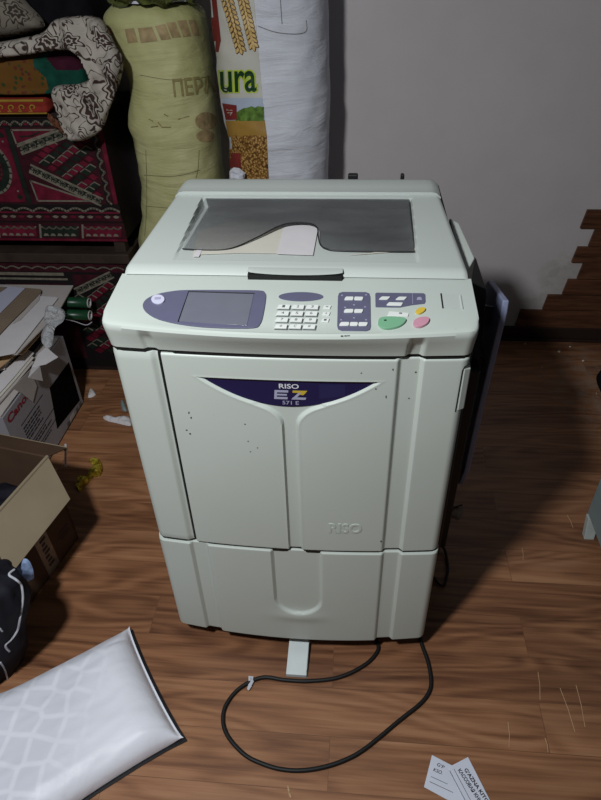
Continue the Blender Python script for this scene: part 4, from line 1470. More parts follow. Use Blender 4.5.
# divider and medallion field on the left
r.poly([(XM - 0.012, Z0), (XM + 0.004, Z0), (XM + 0.004, Z1), (XM - 0.012, Z1)], 0.0026, BO)
for cx in (-1.125, -1.40):
    ov = [(cx + 0.085 * math.cos(a), 0.817 + 0.09 * math.sin(a)) for a in lin(0, 2 * PI * 27 / 28, 28)]
    r.poly([(cx - 0.105, Z0 + 0.006), (cx + 0.105, Z0 + 0.006), (cx + 0.105, Z1 - 0.006), (cx - 0.105, Z1 - 0.006)], 0.0018, CR)
    r.poly(ov, 0.0030, BO)
    r.stroke(ov + ov[:1], 0.008, 0.0042, AS)
    r.stroke([(cx + 0.055 * math.cos(a), 0.817 + 0.06 * math.sin(a)) for a in lin(0, 2 * PI, 24)], 0.005, 0.0044, CR)
    for sx_, sz in ((-1, -1), (1, -1), (-1, 1), (1, 1)):
        c0 = (cx + sx_ * 0.088, 0.817 + sz * 0.10)
        r.poly([(c0[0] - 0.012, c0[1]), (c0[0], c0[1] - 0.010), (c0[0] + 0.012, c0[1]), (c0[0], c0[1] + 0.010)], 0.0030, BO)
        r.poly([(c0[0] - 0.004, c0[1] + sz * -0.02), (c0[0], c0[1] + sz * -0.024), (c0[0] + 0.004, c0[1] + sz * -0.02), (c0[0], c0[1] + sz * -0.016)], 0.0034, AS)
# scalloped right border
r.poly([(XR - 0.040, Z0), (XR - 0.028, Z0), (XR - 0.028, Z1), (XR - 0.040, Z1)], 0.0024, IN)
r.poly([(XR - 0.014, Z0), (XR, Z0), (XR, Z1), (XR - 0.014, Z1)], 0.0024, CR)
scallops(r, Z0, Z1, XR - 0.022, 7, 0.012, 0.0055, 0.0036, AS, down=True, vertical=True)
r.build('carved_panel', CM, ch, smooth=0)
# two lower rails
r = Relief()
r.poly([(XL, 0.632), (XR + 0.004, 0.632), (XR + 0.004, 0.688), (XL, 0.688)], 0.003, IN)
r.poly([(XL, 0.634), (XR + 0.004, 0.634), (XR + 0.004, 0.655), (XL, 0.655)], 0.0042, MA)
scallops(r, XL, XR, 0.668, 15, 0.012, 0.006, 0.0055, AS)
r.poly([(XL, 0.661), (XR, 0.661), (XR, 0.667), (XL, 0.667)], 0.0046, CR)
for i in range(30):
    x = XL + (XR - XL) * (i + 0.5) / 30
    r.poly([(x - 0.011, 0.651), (x - 0.004, 0.645), (x + 0.006, 0.645), (x + 0.012, 0.651), (x, 0.655)], 0.0056, AS if i % 3 else CR)
r.build('carved_rail', CM, ch, smooth=0)
r = Relief()
r.poly([(XL, 0.566), (XR + 0.006, 0.566), (XR + 0.006, 0.626), (XL, 0.626)], 0.003, MA)
r.poly([(XL, 0.562), (XR + 0.006, 0.562), (XR + 0.006, 0.570), (XL, 0.570)], 0.006, CR)
for i in range(6):
    x0 = XL + (XR - XL) * i / 6; x1 = XL + (XR - XL) * (i + 1) / 6
    mt = BO if i % 2 == 0 else CR
    r.poly([(x0 + 0.006, 0.576), (x1 - 0.014, 0.576), (x1 - 0.004, 0.616), (x0 + 0.016, 0.616)], 0.0042, mt)
    r.stroke([(x0 + 0.002, 0.574), (x0 + 0.012, 0.62)], 0.007, 0.006, AS)
    scallops(r, x0 + 0.016, x1 - 0.006, 0.613, 5, 0.007, 0.005, 0.0056, AS, down=True)
    for k in range(5):
        x = x0 + 0.012 + (x1 - x0 - 0.03) * (k + 0.5) / 5
        r.poly([(x - 0.010, 0.580), (x + 0.010, 0.580), (x + 0.006, 0.588), (x - 0.004, 0.589)], 0.0056, AS)
r.build('carved_rail', CM, ch, smooth=0)

lc = thing('carved_chest', ((XR + XL) / 2, 1.31, 0), 'dark carved wooden chest standing on the floor beneath the upper chest', 'chest')
m = MB(); m.box((XL, YC, 0.0), (XR - 0.02, 1.455, 0.478)); m.build('chest_case', M['oldwood_dark'], lc, bevel=0.004)
m = MB(); m.box((XL - 0.01, YC - 0.012, 0.478), (XR + 0.002, 1.458, 0.515)); m.build('chest_lid', M['oldwood'], lc, bevel=0.004)
r = Relief()
XR2 = XR - 0.03
r.poly([(XL, 0.02), (XR2, 0.02), (XR2, 0.474), (XL, 0.474)], 0.001, IN)
r.poly([(XL, 0.440), (XR2, 0.440), (XR2, 0.472), (XL, 0.472)], 0.0024, MA)
scallops(r, XL, XR2, 0.452, 18, 0.009, 0.0045, 0.0042, AS)
r.poly([(XL, 0.425), (-0.96, 0.425), (-0.96, 0.436), (XL, 0.436)], 0.004, AS)
r.poly([(XL, 0.407), (-0.95, 0.407), (-0.95, 0.414), (XL, 0.414)], 0.004, AS)
hook_band(r, (-0.93, 0.36), (XR2 - 0.05, 0.432), 0.024, 6)
r.poly([(-0.93, 0.430), (-0.93, 0.38), (-0.82, 0.430)], 0.003, MA)
diamonds(r, [(-0.93, 0.335), (XR2, 0.42), (XR2, 0.1), (-0.93, 0.1)], -1.0, XR2, 0.1, 0.42, 0.05, 0.018)
for cx in (-1.08, -1.38):
    r.poly([(cx - 0.12, 0.06), (cx + 0.12, 0.06), (cx + 0.12, 0.39), (cx - 0.12, 0.39)], 0.002, MA)
r.build('carved_panel', CM, lc, smooth=0)

# ================================================================== BEDDING ON THE CHEST
def soft_roll(poly_yz, x0, x1, mats, name, seed, matf=None, nzs=0.006, endround=0.03, parent=None):
    loop = catmull([(0, y, z) for y, z in poly_yz], 6, True)
    cy = sum(p_.y for p_ in loop) / len(loop); cz = sum(p_.z for p_ in loop) / len(loop)
    zmin = min(p_.z for p_ in loop)
    m = MB(); rows = []
    nX = 150
    for i in range(nX):
        x = x0 + (x1 - x0) * i / (nX - 1)
        e = min(x - x0, x1 - x)
        k = 1.0 if e > endround else 0.45 + 0.55 * math.sqrt(max(0, 1 - (1 - e / endround) ** 2))
        row = []
        for p_ in loop:
            d = noise.noise(Vector((x * 9, p_.y * 11 + seed, p_.z * 11))) * nzs
            z = cz + (p_.z - cz) * k + d
            row.append(Vector((x, cy + (p_.y - cy) * (0.5 + 0.5 * k) - abs(d) * 0.8, max(zmin, z))))
        rows.append(row)
    o0 = 0
    m.grid(rows, closev=True)
    nl = len(loop)
    m.add(rows[0], [tuple(range(nl))]); m.add(rows[-1], [tuple(reversed(range(nl)))])
    if matf:
        for fi, f in enumerate(m.f):
            cx = sum(m.v[i].x for i in f) / len(f); czz = sum(m.v[i].z for i in f) / len(f); cyy = sum(m.v[i].y for i in f) / len(f)
            m.m[fi] = matf(cx, cyy, czz)
    return m.build(name, mats, parent, smooth=60)


# red blanket with gold scroll braid, lowest of the pile
rb = thing('folded_blanket', (-1.15, 1.28, 0.982), 'orange-red folded blanket with gold scroll border, lowest on the upper chest', 'blanket')
soft_roll([(1.125, 0.987), (1.12, 1.005), (1.125, 1.028), (1.20, 1.031), (1.43, 1.031), (1.44, 1.008), (1.43, 0.986), (1.25, 0.986)], -1.56, -0.842, M['red_cloth'], 'blanket_body', 2, nzs=0.0015, parent=rb, endround=0.012)
m = MB()
yb = 1.1155
for i in range(14):
    x = -1.33 + 0.034 * i
    pts = [Vector((x + 0.013 * f * math.cos(t_), yb, 1.0045 + 0.011 * f * math.sin(t_))) for t_, f in [(4.4 - 0.55 * k, 1.0 - 0.075 * k) for k in range(11)]]
    m.tube([Vector((x - 0.016, yb, 0.994))] + pts, 0.0024, 6)
m.tube([(-1.5, yb + 0.002, 1.0235), (-0.85, yb + 0.002, 1.0235)], 0.004, 8)
m.tube([(-1.5, yb + 0.003, 0.9880), (-0.85, yb + 0.003, 0.9880)], 0.003, 8)
m.build('scroll_braid', M['gold_cloth'], rb)
# ochre quilt with teal and plum end
oq = soft_roll([(1.115, 1.041), (1.108, 1.06), (1.105, 1.09), (1.108, 1.125), (1.125, 1.140), (1.25, 1.143), (1.42, 1.140), (1.435, 1.09), (1.42, 1.041), (1.25, 1.039)], -1.5, -0.708, [M['ochre'], M['teal_cloth'], M['plum_cloth']], 'rolled_quilt', 5,
               lambda x, y, z: 0 if x < -0.832 + 0.015 * math.sin(z * 60) else (2 if (z > 1.105 and x > -0.775 - (z - 1.105)) else 1), 0.004, 0.06)
tag(oq, 'ochre flowered quilt with teal and plum end, rolled on the upper chest', 'quilt')
# black folded blanket at the back
bb = soft_roll([(1.27, 1.160), (1.25, 1.22), (1.26, 1.36), (1.30, 1.42), (1.40, 1.43), (1.44, 1.36), (1.445, 1.2), (1.42, 1.158)], -1.3, -0.70, M['black_cloth'], 'folded_blanket', 8, nzs=0.01)
tag(bb, 'black folded blanket at the back of the bedding pile on the chest', 'blanket')
# floral cloth draped over the right end of the pile
def drape(poly_px, ybase, front, back, r_, step, nz, seed, nscale, mat, name, label, cat, curve=0.0):
    poly = [(aty(x, y, ybase).x, aty(x, y, ybase).z) for x, y in poly_px]
    poly = [tuple(v[:2]) for v in catmull([(*p_, 0) for p_ in poly], 4, True)]
    def mp(u, v, h):
        return (u, ybase - h + curve * max(0, v - 1.10) * 1.0, v)
    m = inflate(poly, mp, step, front, back, r_, nz, nscale, seed)
    return tag(m.build(name, mat, smooth=70), label, cat)


fl = thing('draped_cloth', (-0.74, 1.10, 0.92), 'off-white cotton cloth with brown flowers draped over the right end of the chest', 'cloth')
poly_px = [(-14, 58), (-14, 46), (14, 40), (38, 34), (48, 22), (70, 18), (95, 20), (106, 34), (115, 48), (123, 60), (121, 78), (110, 108), (103, 128), (92, 137), (80, 141), (68, 139), (60, 122), (54, 104), (52, 90), (60, 85), (78, 84), (89, 79), (87, 70), (78, 56), (66, 51), (45, 52), (20, 56)]
YD = 1.066
poly = [(aty(x, y, YD).x, aty(x, y, YD).z) for x, y in poly_px]
poly = [tuple(v[:2]) for v in catmull([(*p_, 0) for p_ in poly], 4, True)]
def mpf(u, v, h):
    fold = 0.015 * math.sin((u + 0.35 * (v - 1.0)) * 66) * sstep(-0.80, -0.70, u)
    return (u, YD + 0.45 * max(0, v - 1.135) - h - fold * (1 if h > 0 else 0.5) * min(1, abs(h) * 40), v)
m = inflate(poly, mpf, 0.0050, 0.026, 0.012, 0.022, 0.024, 15, 1.3)
clo = m.build('cloth_body', M['floral'], fl, smooth=75)
# rusty fringe below the hem
m = MB()
for i in range(26):
    f = i / 25
    p0 = Vector((-0.838 + 0.055 * f, 1.104 + 0.004 * math.sin(i), 0.990 - 0.055 * f))
    m.tube([p0, p0 + Vector((-0.004 + 0.004 * math.sin(i * 2.1), -0.003, -0.012)), p0 + Vector((0.004 * math.sin(i * 1.3), 0.002, -0.022 - 0.006 * math.sin(i * 2.7)))], 0.0022, 5)
m.build('fringe', M['fringe'], fl)
drape([(-20, 38), (-22, 10), (-18, -12), (10, -14), (26, 2), (38, 14), (45, 26), (36, 31), (14, 36)], 1.165, 0.06, 0.05, 0.06, 0.008, 0.008, 4.0, 12, M['floral_pillow'], 'floral_pillow', 'grey-beige flowered pillow at the top left, propped above the rolled quilt', 'pillow')
# rust-brown patterned fold beside the cloth
drape([(102, 30), (107, 26), (111, 32), (113, 46), (110, 50), (105, 42)], 1.14, 0.03, 0.03, 0.03, 0.006, 0.004, 6.0, 20, M['fringe'], 'folded_scarf', 'rust-brown scarf fold tucked between the flowered cloth and the yellow sack', 'cloth')

# ================================================================== PAPER BOX (grey-white carton)
pb = thing('paper_carton', (-1.10, 0.70, 0), 'grey-white printed carton filled with papers in front of the chests', 'box')
BX0, BX1, BY0, BY1, BH = -1.30, -0.912, 0.475, 0.932, 0.30
m = MB(); tk = 0.005
m.box((BX0, BY0, 0), (BX1, BY1, 0.005))
m.box((BX1 - tk, BY0, 0), (BX1, BY1, BH)); m.box((BX0, BY0, 0), (BX0 + tk, BY1, BH)); m.box((BX0 + tk, BY0, 0), (BX1 - tk, BY0 + tk, BH)); m.box((BX0 + tk, BY1 - tk, 0), (BX1 - tk, BY1, BH))
m.build('carton_body', M['carton_grey'], pb, merge=0, smooth=0)


def bxp(y, z, lift=0.0008):
    return Vector((BX1 + lift, y, z))


def bx_poly(name, pts, mat, lift=0.0008):
    m = MB(); m.slab([bxp(y, z, lift) for y, z in pts], (-lift, 0, 0)); return m.build(name, M[mat], pb, smooth=0)


bx_poly('printed_square', [(0.715, 0.055), (0.912, 0.028), (0.918, 0.198), (0.752, 0.205)], 'carton_black')
m = MB(); put_text(m, 'Canon', [bxp(0.490, 0.262), bxp(0.640, 0.262), bxp(0.640, 0.290), bxp(0.490, 0.290)], 0, 0.03); m.build('printed_lettering', M['red_letter'], pb, smooth=0)
m = MB()
for k, (z, y0, y1) in enumerate(((0.215, 0.54, 0.70), (0.196, 0.545, 0.665), (0.184, 0.545, 0.66), (0.172, 0.545, 0.665), (0.160, 0.545, 0.64), (0.148, 0.545, 0.66), (0.130, 0.56, 0.74), (0.118, 0.56, 0.66), (0.106, 0.56, 0.70), (0.090, 0.57, 0.73), (0.078, 0.57, 0.68))):
    y = y0
    if k in (0, 6, 9):
        m.slab([bxp(y0, z), bxp(y1, z), bxp(y1, z + 0.0022), bxp(y0, z + 0.0022)], (-0.0006, 0, 0))
    else:
        while y < y1:
            wdt = random.uniform(0.008, 0.026)
            m.slab([bxp(y, z), bxp(min(y1, y + wdt), z), bxp(min(y1, y + wdt), z + 0.0048), bxp(y, z + 0.0048)], (-0.0006, 0, 0))
            y += wdt + 0.004
m.build('printed_small_text', M['printed'], pb, smooth=0)
bx_poly('printed_square', [(0.81, 0.008), (0.85, 0.008), (0.85, 0.024), (0.81, 0.024)], 'paper_grey')
for y in (0.782, 0.865, 0.895):
    bx_poly('printed_icon', [(y, 0.008), (y + 0.02, 0.008), (y + 0.02, 0.022), (y, 0.022)], 'keyside')
# stuffing that carries the heap: stacked folders inside the carton
m = MB(); m.box((BX0 + 0.01, BY0 + 0.01, 0.006), (BX1 - 0.012, BY1 - 0.01, 0.2985)); tag(m.build('paper_stack', M['paper_grey'], smooth=0), 'thick stack of papers filling the grey-white carton', 'papers')


def lay(name, pix, zl, mat, label, cat, th=0.0012, group=None, bend=0.0):
    """sheet: pixel outline placed at height zl (number or list), gently curled"""
    pts = [at(p_[0], p_[1], zl if not isinstance(zl, (list, tuple)) else zl[i]) for i, p_ in enumerate(pix)]
    m = MB(); m.slab(pts, (0, 0, -th))
    return tag(m.build(name, M[mat], smooth=0), label, cat, group)


# heap, bottom to top
lay('folder', [(-30, 402), (-4, 372), (40, 326), (57, 312), (62, 316), (36, 349), (22, 366), (0, 396)], [.310, .310, .310, .310, .310, .310, .310, .310], 'dark_folder', 'dark folder with its edge showing under the papers in the carton', 'folder', 0.003)
for k, (mt, lb_) in enumerate((('paper_grey', 'grey sheet edge lowest in the fan of papers at the front of the carton'), ('beige', 'cream sheet in the fan of papers at the front of the carton'), ('paper_white', 'white sheet topmost in the fan of papers at the front of the carton'))):
    d = 4.5 * k
    lay('paper_sheet', [(-20, 424 - d), (14, 386 - d), (34, 362 - d), (27, 358 - d), (-20, 402 - d)], 0.3125 + 0.004 * k, mt, lb_, 'paper', 0.001)
def hang(name, pix, mat, label, cat, x=None):
    pts = [atx(a_, b_, BX1 + 0.004 + (0.0 if x is None else x)) for a_, b_ in pix]
    m = MB(); m.slab(pts, (-0.0012, 0, 0))
    return tag(m.build(name, M[mat], smooth=0), label, cat)


hang('paper_flap', [(-4, 408), (12, 388), (30, 370), (37, 386), (33, 402), (23, 394), (14, 389)], 'paper_grey', 'pale torn flap of paper hanging over the front of the carton', 'paper')
lay('manila_folder', [(-30, 392), (16, 354), (23, 354), (62, 310), (50, 308), (-10, 352)], [.352, .352, .352, .366, .366, .352], 'manila', 'orange-brown manila folder edge under the white boards', 'folder', 0.003)
lay('cardboard_sheet', [(-70, 284), (73.5, 285), (58, 312), (17, 354), (-60, 354)], 0.385, 'paper_grey', 'large pale board lying across the top of the paper heap', 'board', 0.004)
lay('paper_sheet', [(-30, 362), (15, 353), (58, 298), (56, 297), (40, 296), (-40, 340)], 0.391, 'paper_white', 'white paper with a diagonal right edge on the pale board', 'paper', 0.0015)
lay('paper_sheet', [(12, 324), (41, 292), (39, 300), (20, 320)], 0.394, 'paper_grey', 'narrow grey sheet beside the kraft envelope', 'paper', 0.0015)
lay('kraft_envelope', [(-20, 355), (9, 324), (41, 292), (41, 289), (22, 287.5), (-20, 330)], 0.398, 'kraft', 'brown kraft envelope lying diagonally on the heap', 'envelope', 0.002)
lay('paper_sheet', [(-30, 337), (0, 313), (25, 288), (5, 286), (-30, 312)], 0.4015, 'paper_blue', 'bluish white sheet between two brown envelopes', 'paper', 0.0015)
lay('kraft_envelope', [(-30, 312), (7, 287), (-30, 286)], 0.405, 'kraft', 'brown envelope at the far left corner of the heap', 'envelope', 0.002)
lay('paper_sheet', [(-30, 366), (6, 360), (5, 369), (-30, 375)], 0.330, 'paper_white', 'white sheet end poking out at the left below the board', 'paper', 0.002)
# support pile under the board
P1, P2 = at(50, 310, 0.28), at(10, 350, 0.28)
m = MB(); m.box((-1.32, 0.69, 0.3125), (-1.005, 1.10, 0.3475)); tag(m.build('paper_bundle', M['paper_grey'], smooth=0, bevel=0.003), 'bundle of papers holding up the large pale board', 'papers')
# folded white slips
pz = [0.352, 0.345, 0.335, 0.345]
lay('paper_slip', [(46, 347), (58, 357), (46, 364), (32, 367), (38, 354)], 0.332, 'paper_white', 'white folded slip pointing right on the carton edge', 'paper', 0.0015)
pts = [at(33, 364, 0.3275), at(40, 366, 0.3275), atx(43, 381, BX1 + 0.030), atx(28, 378, BX1 + 0.030)]
m = MB(); m.slab(pts, (-0.0008, 0, -0.0008)); tag(m.build('paper_slip', M['paper_white'], smooth=0), 'white folded slip hanging down over the carton edge', 'paper')
# clear plastic bag crumpled
pl = [(at(x, y, 0.36).x, at(x, y, 0.36).y) for x, y in ((49, 316), (58, 315), (67, 319), (65, 326), (56, 331), (52, 342), (47, 345), (41, 340), (44, 328))]
pl = [tuple(v[:2]) for v in catmull([(*p_, 0) for p_ in pl], 4, True)]
m = inflate(pl, lambda u, v, h: (u, v, 0.392 + h * 0.8 - max(0, 0.95 - v) * 0.25), 0.005, 0.018, 0.004, 0.03, 0.020, 40, 2.0)
tag(m.build('plastic_bag', M['clear_bag'], smooth=30), 'crumpled clear plastic bag on the right edge of the paper heap', 'bag')
# two green rolled covers
for k, (c0, rr, lbl) in enumerate((((89, 303), 0.022, 'green rolled cover, upper of the two rolls beside the heap'), ((90, 315.5), 0.022, 'green rolled cover, lower of the two rolls beside the heap'))):
    e = at(c0[0], c0[1], 0.355 - 0.038 * k)
    d = Vector((-1, 0.06, -0.02)).normalized()
    rl = thing('rolled_magazine', e, lbl, 'magazine')
    m = MB(); rows = []
    for i in range(46):
        t_ = i / 45 * 4.2 * PI
        rad = rr * (1 - 0.085 * t_ / PI * 1.0)
        o_ = Vector((0, math.cos(t_) * rad, math.sin(t_) * rad * 0.92))
        rows.append([e + o_, e + o_ + d * 0.20])
    m.grid(rows); ob = m.build('cover', [M['green_roll']], rl, smooth=60)
    so = ob.modifiers.new('solid', 'SOLIDIFY'); so.thickness = 0.0012; so.offset = -1
    m = MB(); rows = []
    for i in range(46):
        t_ = i / 45 * 4.0 * PI
        rad = rr * 0.93 * (1 - 0.085 * t_ / PI)
        o_ = Vector((0.002, math.cos(t_) * rad, math.sin(t_) * rad * 0.92))
        rows.append([e + o_, e + o_ + d * 0.19])
    m.grid(rows); ob = m.build('pages', M['paper_white'], rl, smooth=60)
    so = ob.modifiers.new('solid', 'SOLIDIFY'); so.thickness = 0.0012; so.offset = -1
m = MB(); m.tube(catmull([at(66, 319.5, 0.35), at(75, 321.5, 0.325), at(86, 325, 0.30), at(92, 322, 0.31)], 6), 0.0016, 6); tag(m.build('white_cord', M['white_piping']), 'thin white cord tied from the plastic bag to the green rolls', 'cord')

# ================================================================== OPEN CARTON
oc = thing('open_carton', (-0.90, 0.13, 0), 'open tan cardboard box with its flap folded out beside the black bag', 'box')
A = Vector((-0.688, 0.292, 0)); u1 = Vector((-0.20, -0.98, 0)).normalized(); u2 = Vector((-0.98, 0.20, 0)).normalized()
H = 0.33
LY, LX = 0.245, 0.42
c0 = A; c1 = A + u1 * LY; c2 = c1 + u2 * LX; c3 = A + u2 * LX
m = MB()
def wallp(a, b_, th):
    n_ = ((b_ - a).cross(Vector((0, 0, 1)))).normalized()
    cen = (c0 + c2) / 2
    if (cen - a).dot(n_) < 0: n_ = -n_
    m.slab([a, b_, b_ + Vector((0, 0, H)), a + Vector((0, 0, H))], n_ * th)
wallp(c0, c1, 0.005); wallp(c1, c2, 0.005); wallp(c2, c3, 0.005); wallp(c3, c0, 0.005)
m.slab([c0, c1, c2, c3], (0, 0, 0.005))
m.build('carton_body', M['carton_shaded'], oc, smooth=0, merge=0)
# inner lining (same board, no shade in its colour) is a sub-surface of the carton
m = MB()
ins = [p_ + ((c0 + c2) / 2 - p_).normalized() * 0.009 for p_ in (c0, c1, c2, c3)]
for i in range(4):
    a, b_ = ins[i], ins[(i + 1) % 4]
    m.add([a + Vector((0, 0, .006)), b_ + Vector((0, 0, .006)), b_ + Vector((0, 0, H - 0.001)), a + Vector((0, 0, H - 0.001))], [(0, 1, 2, 3)])
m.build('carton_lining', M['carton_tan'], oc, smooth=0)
# side flap folded out and down
fa = c0 + Vector((0.001, 0, H)); fb = c1 + Vector((0.001, 0, H))
o1 = at(70.5, 499, 0.25); o2 = o1 + u1 * (LY + 0.005)
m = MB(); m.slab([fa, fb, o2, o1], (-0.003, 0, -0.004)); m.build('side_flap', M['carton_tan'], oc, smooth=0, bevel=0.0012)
m = MB(); m.tube([fa + Vector((-0.002, 0, 0)), fb + Vector((-0.002, 0, 0))], 0.0045, 8); m.build('flap_fold', M['carton_tan'], oc)
# back flap
g1 = c0 + Vector((0, 0, H)); g2 = c3 + Vector((0, 0, H))
o3 = at(67, 447.5, 0.285); o4 = o3 + u2 * 0.40
m = MB(); m.slab([g1, g2, o4, o3], (0, 0, -0.004)); m.build('back_flap', M['carton_shaded'], oc, smooth=0, bevel=0.001)
m = MB(); m.slab([o3 + Vector((0, 0.001, 0.001)), o4 + Vector((0, 0.001, 0.001)), o4 + Vector((0, 0.001, -0.012)), o3 + Vector((0, 0.001, -0.012))], (0, -0.004, 0)); m.build('flap_edge', M['carton_tan'], oc, smooth=0)
# hanging strip of tape
s0 = at(64.5, 444, 0.286); s1 = at(65.5, 470, 0.20); s1.y = s0.y - 0.004; s1.x = s0.x - 0.022
m = MB(); m.slab([s0, s0 + Vector((0.006, 0, 0)), s1 + Vector((0.006, 0, 0)), s1], (0, 0.0008, 0)); tag(m.build('tape_strip', M['white_piping'], oc, smooth=0), label='thin white strip of tape hanging from the rear flap')
# packing tape and print on the shaded side
nout = Vector((0.98, -0.2, 0)).normalized()
def side(s_, z, lift=0.0008): return A + u1 * s_ + Vector((0, 0, z)) + nout * lift
m = MB(); m.slab([side(0.095, 0.002), side(0.145, 0.002), side(0.15, 0.215), side(0.10, 0.215)], -nout * 0.0006); m.build('packing_tape', M['tape'], oc, smooth=0)
m = MB()
for k in range(9):
    z = 0.03 + 0.016 * k
    m.slab([side(0.108 + 0.004 * (k % 3), z, 0.0014), side(0.132 - 0.003 * (k % 2), z, 0.0014), side(0.132 - 0.003 * (k % 2), z + 0.009, 0.0014), side(0.108 + 0.004 * (k % 3), z + 0.009, 0.0014)], -nout * 0.0004)
m.build('tape_print', M['printed'], oc, smooth=0)
m = MB()
for z, s0_, s1_ in ((0.085, 0.02, 0.065), (0.072, 0.025, 0.07), (0.060, 0.02, 0.06)):
    m.slab([side(s0_, z), side(s1_, z), side(s1_, z + 0.004), side(s0_, z + 0.004)], -nout * 0.0004)
m.build('printed_small_text', M['printed'], oc, smooth=0)
# dark cloth lying inside
cen = (c0 + c2) / 2
m = MB(); rows = []
for i in range(20):
    row = []
    for j in range(20):
        p_ = ins[0].lerp(ins[1], i / 19).lerp(ins[3].lerp(ins[2], i / 19), j / 19)
        e = min(i, 19 - i, j, 19 - j) / 9.5
        row.append(Vector((p_.x, p_.y, 0.19 + 0.03 * e + 0.03 * noise.noise(Vector((i * .35, j * .35, 3))))).lerp(Vector((cen.x, cen.y, 0.2)), 0.03))
    rows.append(row)
m.grid(rows)
rows2 = [[Vector((p_.x, p_.y, 0.008)) for p_ in r_] for r_ in rows]
m.grid(rows2, flip=True)
ring = rows[0] + [r_[-1] for r_ in rows[1:]] + rows[-1][-2::-1] + [r_[0] for r_ in rows[-2:0:-1]]
n = len(ring)
m.add(ring + [Vector((p_.x, p_.y, 0.008)) for p_ in ring], [(i, (i + 1) % n, (i + 1) % n + n, i + n) for i in range(n)])
tag(m.build('folded_garment', M['navy_cloth'], smooth=60), 'dark garment lying inside the open tan box', 'clothes')

# ================================================================== BLACK BAG
bag = thing('cloth_bag', (-0.78, -0.085, 0), 'black cloth bag with white piping slumped in front of the open box', 'bag')
m = MB(); rows = []
def bag_r(z):
    return interp([(0.0, 0.98), (0.05, 1.0), (0.15, 1.0), (0.26, 0.92), (0.33, 0.72), (0.365, 0.2)], z)
zs = lin(0.0, 0.365, 50)
for z in zs:
    k = bag_r(z)
    row = []
    for i in range(72):
        a = 2 * PI * i / 72
        d = 1 + 0.10 * noise.noise(Vector((math.cos(a) * 2.2, math.sin(a) * 2.2, z * 9))) + 0.06 * noise.noise(Vector((math.cos(a) * 5, math.sin(a) * 5, z * 20)))
        row.append(Vector((-0.785 + 0.38 * z + 0.10 * k * d * math.cos(a), -0.103 + 0.085 * k * d * math.sin(a), z)))
    rows.append(row)
m.grid(rows, closev=True); m.add(rows[0], [tuple(range(72))]); m.add(rows[-1], [tuple(reversed(range(72)))])
bo = m.build('bag_body', M['navy_cloth'], bag, smooth=70)
bvb = bvh_of(bo)
def piping(pix, r_):
    q = [onto(bvb, x, y, 0.001) for x, y in [tuple(v[:2]) for v in catmull([(*p_, 0) for p_ in pix], 8)]]
    q = [a for a in q if a is not None]
    if len(q) > 2:
        m = MB(); m.tube(q, r_, 8); m.build('piping', M['white_piping'], bag)
piping([(14, 570), (9, 575), (16, 580), (21, 586), (22.5, 598), (20, 615), (17, 630), (11, 639), (5, 645), (9, 651)], 0.0026)
piping([(0, 662), (4, 668), (7, 677), (8, 682)], 0.0022)
piping([(0, 628), (2, 631)], 0.002)
for (x, y) in ((11, 686), (13, 690), (9, 689)):
    p_ = onto(bvb, x, y, 0.001)
    if p_ is not None:
        m = MB(); m.tube([p_ + Vector((-0.006, 0, 0)), p_, p_ + Vector((0.005, 0.002, 0.004))], 0.003, 8); m.build('piping', M['white_piping'], bag)
bl = [(aty(x, y, 0.024).x, aty(x, y, 0.024).z) for x, y in ((13, 569), (20, 560), (27, 559), (32, 566), (34, 578), (27, 580), (19, 578))]
bl = [tuple(v[:2]) for v in catmull([(*p_, 0) for p_ in bl], 4, True)]
m = inflate(bl, lambda u, v, h: (u, 0.024 - h, v), 0.004, 0.010, 0.006, 0.015, 0.006, 50, 3.0)
tag(m.build('cloth_pouch', M['blue_cloth'], smooth=60), 'small light-blue patterned cloth between the black bag and the open box', 'cloth')

# ================================================================== WHITE PACKET
PA = at(130, 627, 0.012); PB = at(184, 739, 0.008)
sd = (PB - PA); sd.z = 0; WID = sd.length; sd.normalize()
ld_ = Vector((-sd.y, sd.x, 0))
if ld_.x > 0: ld_ = -ld_
LEN = 0.50
pk = thing('mailing_packet', (*(PA + sd * WID / 2 + ld_ * LEN / 2).xy, 0), 'white plastic packet with faint lattice print lying at the lower left', 'packet')
def pkp(s_, l, top):
    fs_ = s_ / WID; fl_ = l / LEN
    e = min(s_, WID - s_); e2 = min(l, LEN - l)
    k = math.sqrt(max(0, 1 - (1 - min(1, max(0, e) / 0.060)) ** 2)) * math.sqrt(max(0, 1 - (1 - min(1, max(0, e2 - 0.006) / 0.075)) ** 2))
    pin = 0.010 * math.sin(PI * fs_) ** 0.5 * (1 - sstep(0, 0.12, l))
    pl_ = 0.010 * math.sin(PI * min(1, fl_ * 1.6)) ** 0.5 * (1 - 2 * fs_)
    ll = l + pin; ss = s_ + pl_
    # little ears at the two near corners
    ear1 = math.exp(-((s_) / 0.018) ** 2 - (l / 0.02) ** 2); ear2 = math.exp(-((WID - s_) / 0.020) ** 2 - (l / 0.02) ** 2)
    nz_ = 0.006 * noise.noise(Vector((ss * 12, ll * 8, 2))) + 0.0016 * noise.noise(Vector((ss * 50, ll * 18, 5)))
    crease = -0.004 * math.exp(-((s_ - 0.035 - 0.1 * l) / 0.006) ** 2) * (1 - sstep(0.02, 0.09, l)) - 0.004 * math.exp(-((WID - s_ - 0.03 - 0.2 * l) / 0.006) ** 2) * (1 - sstep(0.02, 0.08, l))
    z = 0.0095 + 0.050 * k + (nz_ + crease) * (0.12 + k) if top else 0.0075
    z += 0.006 * (ear1 + ear2)
    p_ = PA + sd * ss + ld_ * ll
    return Vector((p_.x, p_.y, max(0.0035, z)))
m = MB()
ss_ = lin(0, WID, 90); ls_ = lin(0, LEN, 120)
rt_ = [[pkp(s_, l, True) for s_ in ss_] for l in ls_]
rb_ = [[pkp(s_, l, False) for s_ in ss_] for l in ls_]
m.grid(rt_); m.grid(rb_, flip=True)
